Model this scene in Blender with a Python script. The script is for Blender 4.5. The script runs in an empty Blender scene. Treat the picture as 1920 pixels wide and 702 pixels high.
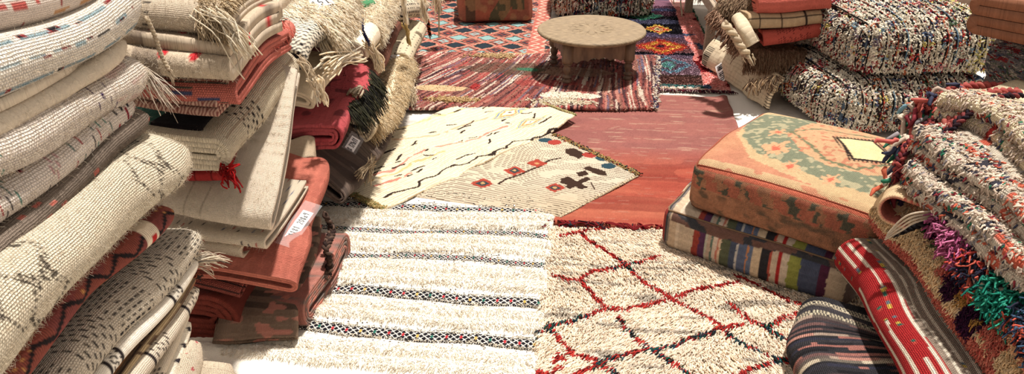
import bpy, math
import numpy as np
from math import sin, cos, pi, radians

SC = bpy.context.scene
COL = SC.collection
rng = np.random.default_rng(7)
QUAL = 1.0

# ------------------------------------------------------------------ camera maths (to measure the place)
FPX, PITCH, YAW, CAMH = 1400.0, radians(27.5), radians(5.07), 1.55
def ray(x, y):
    a = (x-960)/FPX; b = (351-y)/FPX
    f = cos(PITCH)+b*sin(PITCH); u = -sin(PITCH)+b*cos(PITCH)
    return np.array([a*cos(YAW)-f*sin(YAW), a*sin(YAW)+f*cos(YAW), u])
def PZ(x, y, z=0.0):
    r = ray(x, y); t = (z-CAMH)/r[2]; return np.array([r[0]*t, r[1]*t, z])
def PX(x, y, X):
    r = ray(x, y); t = X/r[0]; return np.array([X, r[1]*t, CAMH+r[2]*t])
def PY(x, y, Y):
    r = ray(x, y); t = Y/r[1]; return np.array([r[0]*t, Y, CAMH+r[2]*t])

# ------------------------------------------------------------------ colour and noise
def lin(c):
    c = np.asarray(c, float)/255.0
    g = (c*np.array([.3, .55, .15])).sum(-1, keepdims=True); c = c+(g-c)*.15       # every colour slightly desaturated
    return np.where(c <= .04045, c/12.92, ((c+.055)/1.055)**2.4)
def fr(x): return x-np.floor(x)
def hsh(i, j, s=0):
    return fr(np.sin(np.asarray(i)*127.1+np.asarray(j)*311.7+s*74.7)*43758.5453)
def vn(x, y, s=0):
    x = np.asarray(x, float); y = np.asarray(y, float)
    i = np.floor(x); j = np.floor(y); a = x-i; b = y-j
    a = a*a*(3-2*a); b = b*b*(3-2*b)
    return ((hsh(i, j, s)*(1-a)+hsh(i+1, j, s)*a)*(1-b)+(hsh(i, j+1, s)*(1-a)+hsh(i+1, j+1, s)*a)*b)
def mix(c, d, m):
    m = np.clip(m, 0, 1)[..., None]; return c*(1-m)+np.asarray(d)*m
def full(U, c): return np.broadcast_to(lin(c), U.shape+(3,)).copy()
def vary(c, U, V, k=.12, f=260., s=3, g=30.):
    n = (vn(U*f, V*f, s)-.5)*2*k+(vn(U*g, V*g, s+5)-.5)*k*1.2
    return c*(1+n[..., None])
def inpoly(x, y, poly):
    r = np.zeros(np.shape(x), bool); n = len(poly)
    for i in range(n):
        x1, y1 = poly[i][:2]; x2, y2 = poly[(i+1) % n][:2]
        if y1 == y2: continue
        c = ((y1 > y) != (y2 > y)) & (x < (x2-x1)*(y-y1)/(y2-y1)+x1)
        r ^= c
    return r
def pdist(x, y, line):
    d = np.full(np.shape(x), 9.)
    for (x1, y1), (x2, y2) in zip([q[:2] for q in line[:-1]], [q[:2] for q in line[1:]]):
        L = (x2-x1)**2+(y2-y1)**2+1e-12
        t = np.clip(((x-x1)*(x2-x1)+(y-y1)*(y2-y1))/L, 0, 1)
        d = np.minimum(d, np.hypot(x-x1-t*(x2-x1), y-y1-t*(y2-y1)))
    return d
def dashes(a, b, pa, pb, la, lb, prob=1., s=1, brick=.5):
    """short woven dashes: long along a, rows along b"""
    j = np.floor(b/pb); fb = b/pb-j
    aa = a/pa+brick*(j % 2)+.15*hsh(j, 3, s); i = np.floor(aa); fa = aa-i
    h = hsh(i, j, s)
    return ((fa < la) & (fb < lb) & (h < prob)), h
def near(v, c, w): return np.abs(v-c) < w

_w = [(np.array([sin(i*2.1+1), cos(i*1.7), sin(i*3.3+2)])*f, i*1.37) for i, f in enumerate([5, 8, 11, 15, 22, 31])]
def warp(P, amp=.006, sd=0.):
    """one smooth field for the whole place, so that stacked cloth stays nested"""
    D = np.zeros_like(P)
    for i, (k, ph) in enumerate(_w):
        s = P @ k+ph+sd
        D[..., 0] += np.sin(s)/(1+i*.5); D[..., 1] += np.sin(s*1.1+2)/(1+i*.5); D[..., 2] += np.sin(s*.9+4)/(1+i*.5)
    return P+D*amp

# ------------------------------------------------------------------ materials
def _nt(name):
    m = bpy.data.materials.new(name); m.use_nodes = True
    nt = m.node_tree; b = nt.nodes['Principled BSDF']
    return m, nt, b
def N(nt, t, **k):
    n = nt.nodes.new(t)
    for a, v in k.items(): setattr(n, a, v)
    return n
def M(nt, op, a, b=None, c=None):
    n = N(nt, 'ShaderNodeMath', operation=op)
    for i, v in enumerate((a, b, c)):
        if v is None: continue
        if isinstance(v, (int, float)): n.inputs[i].default_value = v
        else: nt.links.new(v, n.inputs[i])
    return n.outputs[0]
def cloth_mat(name, au=.004, av=.004, depth=.0012, rough=.92, fuzz=.5, stagger=True, tint=.10):
    """wool in its own yarn colours, with the weave of the cloth as relief"""
    m, nt, b = _nt(name)
    at = N(nt, 'ShaderNodeAttribute', attribute_name='st')
    co = N(nt, 'ShaderNodeAttribute', attribute_name='Col')
    # slightly irregular yarns
    nz = N(nt, 'ShaderNodeTexNoise'); nz.inputs['Scale'].default_value = 45; nt.links.new(at.outputs['Vector'], nz.inputs['Vector'])
    w = M(nt, 'MULTIPLY', M(nt, 'SUBTRACT', nz.outputs['Fac'], .5), .9)
    sp = N(nt, 'ShaderNodeSeparateXYZ'); nt.links.new(at.outputs['Vector'], sp.inputs[0])
    u = M(nt, 'ADD', M(nt, 'DIVIDE', sp.outputs[0], au), w); v = M(nt, 'ADD', M(nt, 'DIVIDE', sp.outputs[1], av), w)
    if stagger: v = M(nt, 'ADD', v, M(nt, 'MULTIPLY', M(nt, 'FLOOR', u), .5))
    su = M(nt, 'ABSOLUTE', M(nt, 'SINE', M(nt, 'MULTIPLY', u, pi)))
    sv = M(nt, 'ABSOLUTE', M(nt, 'SINE', M(nt, 'MULTIPLY', v, pi)))
    h = M(nt, 'POWER', M(nt, 'MULTIPLY', su, sv), .5)
    n2 = N(nt, 'ShaderNodeTexNoise'); n2.inputs['Scale'].default_value = 420; n2.inputs['Detail'].default_value = 3
    nt.links.new(at.outputs['Vector'], n2.inputs['Vector'])
    h2 = M(nt, 'ADD', h, M(nt, 'MULTIPLY', n2.outputs['Fac'], fuzz))
    bp = N(nt, 'ShaderNodeBump'); bp.inputs['Strength'].default_value = 1; bp.inputs['Distance'].default_value = depth
    nt.links.new(h2, bp.inputs['Height']); nt.links.new(bp.outputs[0], b.inputs['Normal'])
    # uneven dye of the wool
    k = M(nt, 'ADD', M(nt, 'MULTIPLY', M(nt, 'SUBTRACT', n2.outputs['Fac'], .5), tint*3), 1.0)
    vm = N(nt, 'ShaderNodeVectorMath', operation='SCALE'); nt.links.new(co.outputs['Color'], vm.inputs[0]); nt.links.new(k, vm.inputs['Scale'])
    nt.links.new(vm.outputs[0], b.inputs['Base Color'])
    b.inputs['Roughness'].default_value = rough; b.inputs['Specular IOR Level'].default_value = .15
    return m
def yarn_mat(name, rough=.85, thru=.46):
    m, nt, b = _nt(name)
    co = N(nt, 'ShaderNodeAttribute', attribute_name='Col')
    tc = N(nt, 'ShaderNodeTexCoord'); nz = N(nt, 'ShaderNodeTexNoise'); nz.inputs['Scale'].default_value = 160
    nt.links.new(tc.outputs['Object'], nz.inputs['Vector'])
    k = M(nt, 'ADD', M(nt, 'MULTIPLY', M(nt, 'SUBTRACT', nz.outputs['Fac'], .5), .5), 1.0)
    vm = N(nt, 'ShaderNodeVectorMath', operation='SCALE'); nt.links.new(co.outputs['Color'], vm.inputs[0]); nt.links.new(k, vm.inputs['Scale'])
    nt.links.new(vm.outputs[0], b.inputs['Base Color'])
    b.inputs['Roughness'].default_value = rough; b.inputs['Specular IOR Level'].default_value = .15
    # loose fibres let some light through
    tr = N(nt, 'ShaderNodeBsdfTranslucent'); nt.links.new(vm.outputs[0], tr.inputs['Color'])
    mx = N(nt, 'ShaderNodeMixShader'); mx.inputs[0].default_value = thru
    nt.links.new(b.outputs[0], mx.inputs[1]); nt.links.new(tr.outputs[0], mx.inputs[2])
    nt.links.new(mx.outputs[0], nt.nodes['Material Output'].inputs['Surface'])
    return m
def plain_mat(name, c, rough=.6, metal=0., bump=0., scale=60., c2=None, alpha=1., stretch=(1, 1, 1), trans=0.):
    m, nt, b = _nt(name)
    tc = N(nt, 'ShaderNodeTexCoord'); mp = N(nt, 'ShaderNodeMapping'); mp.inputs['Scale'].default_value = stretch
    nt.links.new(tc.outputs['Object'], mp.inputs[0])
    nz = N(nt, 'ShaderNodeTexNoise'); nz.inputs['Scale'].default_value = scale; nz.inputs['Detail'].default_value = 6
    nt.links.new(mp.outputs[0], nz.inputs['Vector'])
    cr = N(nt, 'ShaderNodeValToRGB'); nt.links.new(nz.outputs['Fac'], cr.inputs[0])
    c2 = c2 or c
    cr.color_ramp.elements[0].position = .35; cr.color_ramp.elements[1].position = .65
    cr.color_ramp.elements[0].color = (*lin(c), 1); cr.color_ramp.elements[1].color = (*lin(c2), 1)
    nt.links.new(cr.outputs[0], b.inputs['Base Color'])
    b.inputs['Roughness'].default_value = rough; b.inputs['Metallic'].default_value = metal
    b.inputs['Transmission Weight'].default_value = trans; b.inputs['Alpha'].default_value = alpha
    if bump:
        bp = N(nt, 'ShaderNodeBump'); bp.inputs['Distance'].default_value = bump; bp.inputs['Strength'].default_value = .8
        nt.links.new(nz.outputs['Fac'], bp.inputs['Height']); nt.links.new(bp.outputs[0], b.inputs['Normal'])
    return m

KNOT = cloth_mat('coarse_knotted_wool', .0048, .0062, .0046, fuzz=.8, tint=.16)
PLAIN = cloth_mat('plain_woven_wool', .0036, .0036, .0022, fuzz=.8, tint=.14)
FINE = cloth_mat('fine_flat_weave', .003, .003, .0012)
RIB = cloth_mat('ribbed_kilim_weave', .0035, .03, .0022, stagger=False)
RIBV = cloth_mat('cross_ribbed_kilim_weave', .03, .0045, .0025, stagger=False)
FELT = cloth_mat('felted_wool', .03, .03, .003, fuzz=1.2)
PILE = cloth_mat('cut_wool_pile', .0045, .0045, .0022, fuzz=1.0)
YARN = yarn_mat('loose_wool_yarn')
RAG = yarn_mat('torn_cotton_rag', .8, .25)
WOOL = yarn_mat('fine_white_wool', .9, .55)

# ------------------------------------------------------------------ mesh building
def link(o, parent=None):
    COL.objects.link(o)
    if parent is not None:
        o.parent = parent
    return o
def mk(name, V, F, mat, parent=None, col=None, st=None, smooth=True, mats=None, mi=None):
    V = np.asarray(V, float).reshape(-1, 3)
    if parent is None:
        org = np.array([(V[:, 0].min()+V[:, 0].max())/2, (V[:, 1].min()+V[:, 1].max())/2, V[:, 2].min()])
    else:
        org = np.array(parent['_o'])
    me = bpy.data.meshes.new(name)
    F = np.asarray(F, np.int32); n, k = F.shape
    me.vertices.add(len(V)); me.vertices.foreach_set('co', (V-org).astype(np.float32).ravel())
    me.loops.add(n*k); me.loops.foreach_set('vertex_index', F.ravel())
    me.polygons.add(n); me.polygons.foreach_set('loop_start', np.arange(0, n*k, k, dtype=np.int32))
    me.polygons.foreach_set('loop_total', np.full(n, k, np.int32))
    me.polygons.foreach_set('use_smooth', np.full(n, smooth))
    if col is not None:
        a = me.color_attributes.new('Col', 'FLOAT_COLOR', 'POINT')
        c4 = np.ones((len(V), 4), np.float32); c4[:, :3] = np.clip(np.asarray(col).reshape(-1, 3), 0, 1)
        a.data.foreach_set('color', c4.ravel())
    if st is not None:
        a = me.attributes.new('st', 'FLOAT_VECTOR', 'POINT')
        a.data.foreach_set('vector', np.asarray(st, np.float32).reshape(-1, 3).ravel())
    for m in (mats or [mat]): me.materials.append(m)
    if mi is not None: me.polygons.foreach_set('material_index', np.asarray(mi, np.int32))
    me.update(calc_edges=True); me.validate()
    o = bpy.data.objects.new(name, me)
    if parent is None:
        o.location = org; o['_o'] = [float(v) for v in org]
    else:
        o['_o'] = [float(v) for v in org]
    return link(o, parent)
def tag(o, label, cat, group=None):
    o['label'] = label; o['category'] = cat
    if group: o['group'] = group
    return o
def grid_faces(n, m, closed=False, off=0):
    i = np.arange(n-1+(1 if closed else 0))[:, None]; j = np.arange(m-1)[None, :]
    i2 = (i+1) % n
    f = np.stack([i*m+j, i*m+j+1, i2*m+j+1, i2*m+j], -1).reshape(-1, 4)
    return f+off
def unit(v): return v/(np.linalg.norm(v, axis=-1, keepdims=True)+1e-12)

def tubes(name, P, R, C, parent, mat=None, sides=4, stuff=False, seed=1):
    """many yarns or rags in one mesh. P (n,k,3), R (n,k) or (k,), C (n,3) or (n,k,3)"""
    P = np.asarray(P, float); n, k, _ = P.shape
    R = np.broadcast_to(np.asarray(R, float), (n, k))
    T = unit(np.gradient(P, axis=1)); r = np.random.default_rng(seed)
    ref = unit(r.normal(size=(n, 1, 3)))
    e1 = unit(np.cross(T, ref)); e2 = np.cross(T, e1)
    an = np.arange(sides)*2*pi/sides
    V = P[:, :, None]+R[:, :, None, None]*(e1[:, :, None]*np.cos(an)[:, None]+e2[:, :, None]*np.sin(an)[:, None])
    V = V.reshape(-1, 3)
    a = np.arange(n)[:, None, None]*k*sides; b = np.arange(k-1)[None, :, None]*sides; c = np.arange(sides)[None, None, :]
    c2 = (c+1) % sides
    F = np.stack([a+b+c, a+b+c2, a+b+sides+c2, a+b+sides+c], -1).reshape(-1, 4)
    if sides == 4:
        e = np.arange(n)[:, None]*k*4
        F = np.concatenate([F, e+np.array([3, 2, 1, 0]), e+(k-1)*4+np.array([0, 1, 2, 3])])
    C = np.asarray(C)
    if C.ndim == 2: C = np.broadcast_to(C[:, None], (n, k, 3))
    CC = np.broadcast_to(C[:, :, None], (n, k, sides, 3)).reshape(-1, 3)
    o = mk(name, V, F, mat or YARN, parent, col=CC)
    if stuff: o['kind'] = 'stuff'
    return o
def tuft_paths(P, D, L, bend, k=4, wig=.0, seed=2):
    """P base, D direction, L length, bend vector per length"""
    n = len(P); s = np.linspace(0, 1, k)[None, :, None]
    L = np.broadcast_to(np.asarray(L, float), (n,))[:, None, None]
    B = np.broadcast_to(np.asarray(bend, float), (n, 3))[:, None]
    Q = P[:, None]+D[:, None]*L*s+B*L*s*s
    if wig:
        r = np.random.default_rng(seed)
        a = r.normal(size=(n, 1, 3)); ph = r.uniform(0, 6, (n, 1, 1))
        Q = Q+a*wig*np.sin(s*7+ph)*s
    return Q
def pick(n, cols, w=None, seed=3, k=.12):
    r = np.random.default_rng(seed); cols = np.array([lin(c) for c in cols])
    w = None if w is None else np.array(w, float)/sum(w)
    return cols[r.choice(len(cols), n, p=w)]*(1+r.normal(size=(n, 1))*k)

# ------------------------------------------------------------------ folded cloth
def nest(W, T, t, n=None):
    """a rug folded over and over: a flattened spiral; nose at a=0, back at a=W"""
    g = t*1.04; r = T/2-t/2; r0 = r; W = max(W, 2*r0+.02); ca, cb = r0, W-r0
    pts = [(W, -r, 0)]; k = 0
    pts += [(x, -r, 0) for x in np.linspace(W, ca, 12)[1:]]
    while True:
        th = np.linspace(-pi/2, pi/2, 26)
        pts += [(ca-r*cos(q), r*sin(q), k) for q in th[1:]]
        if n is not None and k+1 >= n:
            pts += [(x, r, k) for x in np.linspace(ca, W, 10)[1:]]; break
        rn = r-g
        if rn < t*.7:
            pts += [(x, r, k) for x in np.linspace(ca, cb, 10)[1:]]; break
        pts += [(x, r, k) for x in np.linspace(ca, cb, 10)[1:]]
        rm = (r+rn)/2; zc = (r-rn)/2
        pts += [(cb+rm*sin(q), zc+rm*cos(q), k+1) for q in np.linspace(0, pi, 12)[1:]]
        pts += [(x, -rn, k+1) for x in np.linspace(cb, ca, 10)[1:]]
        r = rn; k += 1
    return np.array(pts)
def serp(W, t, n, gap=1.06, start=0.0):
    """n layers folded back and forth, the first fold at the nose a=0"""
    g = t*gap; pts = []; rr = g/2; z = -(n-1)*g/2
    for i in range(n):
        a, b = (W-rr, rr) if i % 2 == 0 else (rr, W-rr)
        if i == 0: a = W-start
        pts += [(x, z, 0) for x in np.linspace(a, b, 12)]
        if i < n-1:
            s = -1 if i % 2 == 0 else 1
            th = np.linspace(-pi/2, pi/2, 12)[1:-1]
            pts += [(b+s*rr*cos(q), z+rr+rr*sin(q), 0) for q in th]
        z += g
    return np.array(pts)
def crv(pts, n=40):
    """smooth line through control rows (Catmull-Rom)"""
    p = np.asarray(pts, float)
    if len(p) == 2: return p[0]+(p[1]-p[0])*np.linspace(0, 1, n)[:, None]
    q = np.vstack([2*p[0]-p[1], p, 2*p[-1]-p[-2]]); out = []
    m = len(p)-1; per = max(2, n//m)
    for i in range(m):
        t = np.linspace(0, 1, per, endpoint=(i == m-1))[:, None]
        a, b, c, d = q[i:i+4]
        out.append(.5*((2*b)+(-a+c)*t+(2*a-5*b+4*c-d)*t*t+(-a+3*b-3*c+d)*t**3))
    return np.vstack(out)
def resample(P, seg):
    """P rows; seg(i) target spacing array per original segment"""
    d = np.linalg.norm(np.diff(P[:, :2] if P.shape[1] == 3 and seg is not None and seg.ndim == 1 else P, axis=0), axis=1)
    dens = d/seg; c = np.concatenate([[0], np.cumsum(dens)]); n = max(4, int(c[-1])+1)
    q = np.linspace(0, c[-1], n)
    return np.stack([np.interp(q, c, P[:, i]) for i in range(P.shape[1])], 1)
class Cloth: pass
def fold(name, label, pts, W=.4, T=.1, t=.014, kind='nest', n=None, A=(-1, 0, 0), colf=None, mat=None, res=.005,
         vis=.2, amp=.005, sd=0., lump=.0, up=(0, 0, 1), sc=None, cat='rug', group=None, start=0., rnd=0.):
    """cloth folded into a slab and laid along a line; pts run along the fold's nose, V starts at pts[0]"""
    path = nest(W, T, t, n) if kind == 'nest' else serp(W, t, n or 2, start=start)
    pa = (path[:-1]+path[1:])/2
    seg = np.where(pa[:, 0] < vis, res, .03); seg = np.where(pa[:, 2] > 0, np.maximum(seg, res*3), seg)
    path = resample(path, seg)
    cl = path[:, :2]; m = len(cl)
    ds = np.concatenate([[0], np.cumsum(np.linalg.norm(np.diff(cl, axis=0), axis=1))])
    U = ds-ds[np.argmax((cl[:, 0] < .5*res+cl[:, 0].min()+1e-4))]
    tg = unit(np.gradient(cl, axis=0)); nr = np.stack([-tg[:, 1], tg[:, 0]], 1)
    S = crv(pts, 60); dl = np.linalg.norm(np.diff(S, axis=0), axis=1); L = np.concatenate([[0], np.cumsum(dl)])
    nv = max(3, int(L[-1]/res)); q = np.linspace(0, L[-1], nv)
    S = np.stack([np.interp(q, L, S[:, i]) for i in range(3)], 1)
    Tn = unit(np.gradient(S, axis=0))
    if np.ndim(A) == 1: Av = np.broadcast_to(np.array(A, float), (nv, 3))
    else:
        Aa = np.array(A, float); x = np.linspace(0, 1, len(Aa)); Av = np.stack([np.interp(np.linspace(0, 1, nv), x, Aa[:, i]) for i in range(3)], 1)
    Av = unit(Av-np.sum(Av*Tn, 1, keepdims=True)*Tn)
    Bv = unit(np.cross(Tn, Av)); Bv = Bv*np.where(np.sum(Bv*np.array(up), 1, keepdims=True) < 0, -1, 1)
    o2 = np.concatenate([cl+nr*t/2, (cl-nr*t/2)[::-1]])           # outer then inner
    UU = np.concatenate([U, U[::-1]])
    a, b = o2[:, 0][:, None], o2[:, 1][:, None]
    vv = q[None, :]
    lump = max(lump, .0045); amp = amp*1.45
    if lump:
        a = a+lump*(vn(vv*9+sd, UU[:, None]*7, 4)-.5)*2
        b = b*(1+lump*6*(vn(vv*7+sd*2, UU[:, None]*2, 9)-.5))
    if sc is not None: b = b*sc(vv/q[-1])
    if rnd:      # the far end is soft and rounds over
        e = np.sqrt(np.clip(1-np.clip(1-vv/rnd, 0, 1)**2*.80, 0, 1)); b = b*e; a = a+(1-e)*T*.35
    a = a+0*vv; b = b+0*vv
    P = S[None]+a[..., None]*Av[None]+b[..., None]*Bv[None]
    P = warp(P, amp)
    G = np.broadcast_to(UU[:, None], P.shape[:2]); Vg = np.broadcast_to(vv, P.shape[:2])
    C = colf(G, Vg) if colf else full(G, (200, 190, 170))
    st = np.stack([G, Vg, 0*G], -1)
    M2 = 2*m
    F = grid_faces(M2, nv, closed=True)
    i = np.arange(m-1)
    cap0 = np.stack([i, i+1, M2-2-i, M2-1-i], 1)*nv
    F = np.concatenate([F, cap0, cap0[:, ::-1]+nv-1])
    o = mk(name, P, F, mat or PLAIN, None, col=C, st=st)
    tag(o, label, cat, group)
    c = Cloth(); c.a = cl[:, 0]; c.o = o; c.P = P[:m]; c.U = U; c.V = q; c.nv = nv; c.m = m; c.S = S; c.A = Av; c.B = Bv; c.T = Tn; c.C = C[:m]; c.Pi = P[m:][::-1]
    gu = np.gradient(c.P, axis=0); gv = np.gradient(c.P, axis=1)
    nn = unit(np.cross(gu, gv)); ctr = (c.P-c.Pi)
    nn = nn*np.where(np.sum(nn*ctr, -1, keepdims=True) < 0, -1, 1); c.N = nn
    return c
def surf_sample(c, u0, u1, v0, v1, n, seed=1):
    r = np.random.default_rng(seed)
    u = r.uniform(u0, u1, n); v = r.uniform(v0, v1, n)
    i = np.clip(np.searchsorted(c.U, u), 0, c.m-1); j = np.clip((v/c.V[-1]*(c.nv-1)).astype(int), 0, c.nv-1)
    if u0 == 'nose' or getattr(c, 'layers', False): i = r.choice(np.nonzero(c.a < .10)[0], n); u = c.U[i]
    return c.P[i, j], c.N[i, j], u, v, i, j
def shag(c, u0, u1, v0, v1, n, L, R, colf, seed=1, lean=(0, 0, -.4), nrm=.6, along=0., tang=0., jit=.35, wig=.003, name='shaggy_pile', mat=None, k=4, sides=3, taper=.5):
    P, Nn, u, v, i, j = surf_sample(c, u0, u1, v0, v1, n, seed)
    r = np.random.default_rng(seed+9)
    ii = np.clip(i+1, 0, c.m-1); gu = unit(c.P[ii, j]-c.P[i-1, j])
    D = unit(Nn*nrm+np.array(lean)+c.T[j]*along-gu*tang+r.normal(size=P.shape)*jit)
    bend = np.array(lean)*.7
    Lr = L*r.uniform(.6, 1.25, n)
    Q = tuft_paths(P-Nn*.001, D, Lr, bend, k, wig, seed)
    C = colf(u, v, r) if callable(colf) else pick(n, colf, seed=seed)
    rad = R*np.linspace(1, 1-taper, k)
    return tubes(name, Q, rad, C, c.o, mat or YARN, sides, stuff=True, seed=seed)
def stray(c, n, L=.012, cols=((236, 224, 204), (214, 198, 172)), u=(-.1, .16), seed=1):
    """stray wool fibres standing off the cloth"""
    return shag(c, u[0], u[1], 0, c.V[-1], n, L, .00033, list(cols), seed=seed, lean=(0, 0, -.1), nrm=.5, jit=.9, wig=.002, name='stray_fibres', k=4, sides=3, mat=WOOL)
def fringe(c, end, n, L, R, cols, us=None, seed=1, drop=.9, out=.6, wig=.004, k=7, name='fringe', w=None, side=(0, 0, 0), knots=False):
    """yarns hanging from the cut end of the cloth; end 0 = first row, -1 = last row"""
    r = np.random.default_rng(seed)
    if us is None: us = (c.U[0], c.U[-1])
    u = np.linspace(us[0], us[1], n)+r.normal(size=n)*.001
    i = np.clip(np.searchsorted(c.U, u), 0, c.m-1)
    P = c.P[i, end]*.5+c.Pi[i, end]*.5
    d = -c.T[0] if end == 0 else c.T[-1]
    D = unit(d*out+np.array(side)+r.normal(size=P.shape)*.18)
    Q = tuft_paths(P, D, L*r.uniform(.7, 1.2, n), np.array([0, 0, -drop]), k, wig, seed)
    return tubes(name, Q, R*np.linspace(1, .6, k), pick(n, cols, w, seed), c.o, YARN, 4, seed=seed)
def yarns(parent, starts, ends, sag, R, cols, k=9, wig=.004, seed=1, name='fringe', w=None, mat=None):
    r = np.random.default_rng(seed); n = len(starts); s = np.linspace(0, 1, k)[None, :, None]
    A, B = np.asarray(starts, float), np.asarray(ends, float)
    Q = A[:, None]*(1-s)+B[:, None]*s; Q[..., 2] += sag*4*(s*(1-s))[..., 0]
    Q += r.normal(size=(n, 1, 3))*wig*np.sin(s*8+r.uniform(0, 6, (n, 1, 1)))
    return tubes(name, Q, R, pick(n, cols, w, seed), parent, mat or YARN, 5 if R > .002 else 4, seed=seed)
def braid(parent, pts, R, cols, seed=1, name='braid', turns=None, tassel=.04):
    S = crv(pts, 90); d = np.concatenate([[0], np.cumsum(np.linalg.norm(np.diff(S, axis=0), axis=1))])
    T = unit(np.gradient(S, axis=0)); e1 = unit(np.cross(T, np.array([.3, .2, 1.]))); e2 = np.cross(T, e1)
    ph = d/(R*5.2)*2*pi if turns is None else d/d[-1]*turns*2*pi
    Q = []
    for j in range(3):
        a = ph+j*2*pi/3
        Q.append(S+e1*(np.sin(a)*R)[:, None]+e2*(np.sin(2*a)*R*.45)[:, None])
    C = np.array([lin(cols[j % len(cols)]) for j in range(3)])
    o = tubes(name, np.array(Q), R*.62, C, parent, YARN, 6, seed=seed)
    if tassel:
        r = np.random.default_rng(seed); n = 14
        P = S[-1]+r.normal(size=(n, 3))*R*.5
        Q = tuft_paths(P, unit(T[-1]+r.normal(size=(n, 3))*.25), tassel*r.uniform(.6, 1.1, n), (0, 0, -.3), 5, .002, seed)
        tubes('tassel', Q, R*.22*np.linspace(1, .6, 5), pick(n, cols, seed=seed), o, YARN, 4, seed=seed)
    return o

# ------------------------------------------------------------------ rugs lying flat
class Flat: pass
def flat(name, label, A, B, C, D, res=.006, z=.004, th=.008, colf=None, hf=None, mat=None, wob=.006, cat='rug', amp=.0, mask=None):
    A, B, C, D = [np.array(p[:2], float) for p in (A, B, C, D)]
    w = (np.linalg.norm(B-A)+np.linalg.norm(C-D))/2; h = (np.linalg.norm(D-A)+np.linalg.norm(C-B))/2
    n, m = max(4, int(w/res)), max(4, int(h/res))
    s = np.linspace(0, 1, n)[:, None, None]; t = np.linspace(0, 1, m)[None, :, None]
    XY = (A*(1-s)+B*s)*(1-t)+(D*(1-s)+C*s)*t
    s, t = s[..., 0]+0*t[..., 0], t[..., 0]+0*s[..., 0]
    # ragged hand-woven edges
    ex = (vn(t*h*9, t*0, 3)-.5)*2*wob; ey = (vn(s*w*9, s*0, 8)-.5)*2*wob
    XY = XY+ex[..., None]*unit(B-A)*1+ey[..., None]*unit(D-A)
    S, T = s*w, t*h
    Zt = z+th+(hf(S, T, XY[..., 0], XY[..., 1]) if hf else 0*S)
    ed = np.minimum(np.minimum(S, w-S), np.minimum(T, h-T))
    Zt = Zt-np.clip(1-ed/.012, 0, 1)**2*th*.5
    P = np.concatenate([XY, Zt[..., None]], -1)
    C_ = colf(S, T, XY[..., 0], XY[..., 1])
    st = np.stack([S, T, 0*S], -1)
    F = grid_faces(n, m)
    # skirt and underside edge
    ring = np.concatenate([np.arange(m), np.arange(1, n)*m+m-1, (n-1)*m+np.arange(m-2, -1, -1), np.arange(n-2, 0, -1)*m])
    Pf = P.reshape(-1, 3); low = Pf[ring].copy(); low[:, 2] = np.minimum(low[:, 2]-.3*th, np.maximum(z, low[:, 2]-th*1.0))
    base = len(Pf); k = len(ring); i = np.arange(k)
    F2 = np.stack([ring[i], base+i, base+(i+1) % k, ring[(i+1) % k]], 1)
    Vv = np.vstack([Pf, low]); Cc = np.vstack([C_.reshape(-1, 3), C_.reshape(-1, 3)[ring]]); ss = np.vstack([st.reshape(-1, 3), st.reshape(-1, 3)[ring]])
    o = mk(name, Vv, np.concatenate([F, F2]), mat or PLAIN, None, col=Cc, st=ss)
    tag(o, label, cat)
    f = Flat(); f.o = o; f.P = P; f.w = w; f.h = h; f.C = C_; f.n = n; f.m = m; f.S = S; f.T = T
    f.eu, f.ev = unit(B-A), unit(D-A)
    return f
def fsample(f, n, seed=1, s0=0, s1=1, t0=0, t1=1):
    r = np.random.default_rng(seed); s = r.uniform(s0, s1, n); t = r.uniform(t0, t1, n)
    i = (s*(f.n-1)).astype(int); j = (t*(f.m-1)).astype(int)
    P = f.P[i, j]+np.c_[r.normal(size=(n, 2))*.002, np.zeros(n)]
    return P, f.C[i, j], s*f.w, t*f.h, r

# ------------------------------------------------------------------ handwriting for the paper tags
GL = {'0': [[(.5, 1), (.1, .7), (.1, .3), (.5, 0), (.85, .3), (.85, .7), (.5, 1)]], '1': [[(.2, .75), (.5, 1), (.5, 0)]],
      '2': [[(.1, .8), (.4, 1), (.8, .8), (.6, .45), (.1, 0), (.9, .05)]], '3': [[(.1, .95), (.7, 1), (.4, .58), (.8, .35), (.5, 0), (.1, .1)]],
      '4': [[(.6, 0), (.65, 1), (.1, .35), (.95, .35)]], '5': [[(.85, 1), (.25, 1), (.2, .55), (.7, .55), (.75, .15), (.15, 0)]],
      '8': [[(.5, .5), (.15, .8), (.5, 1), (.8, .8), (.2, .25), (.5, 0), (.85, .25), (.5, .5)]], '9': [[(.8, .9), (.3, 1), (.2, .6), (.75, .65), (.8, .95), (.65, 0)]],
      'x': [[(.1, .6), (.8, 0)], [(.8, .65), (.1, 0)]], '/': [[(.1, 0), (.8, 1)]], ' ': []}
PAPER = plain_mat('white_paper', (246, 244, 240), .7)
INK = plain_mat('black_marker_ink', (22, 22, 24), .6)
SLEEVE, _nt1, _b1 = _nt('clear_plastic_sleeve')
_b1.inputs['Base Color'].default_value = (1, 1, 1, 1); _b1.inputs['Roughness'].default_value = .12; _b1.inputs['Alpha'].default_value = .07
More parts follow.
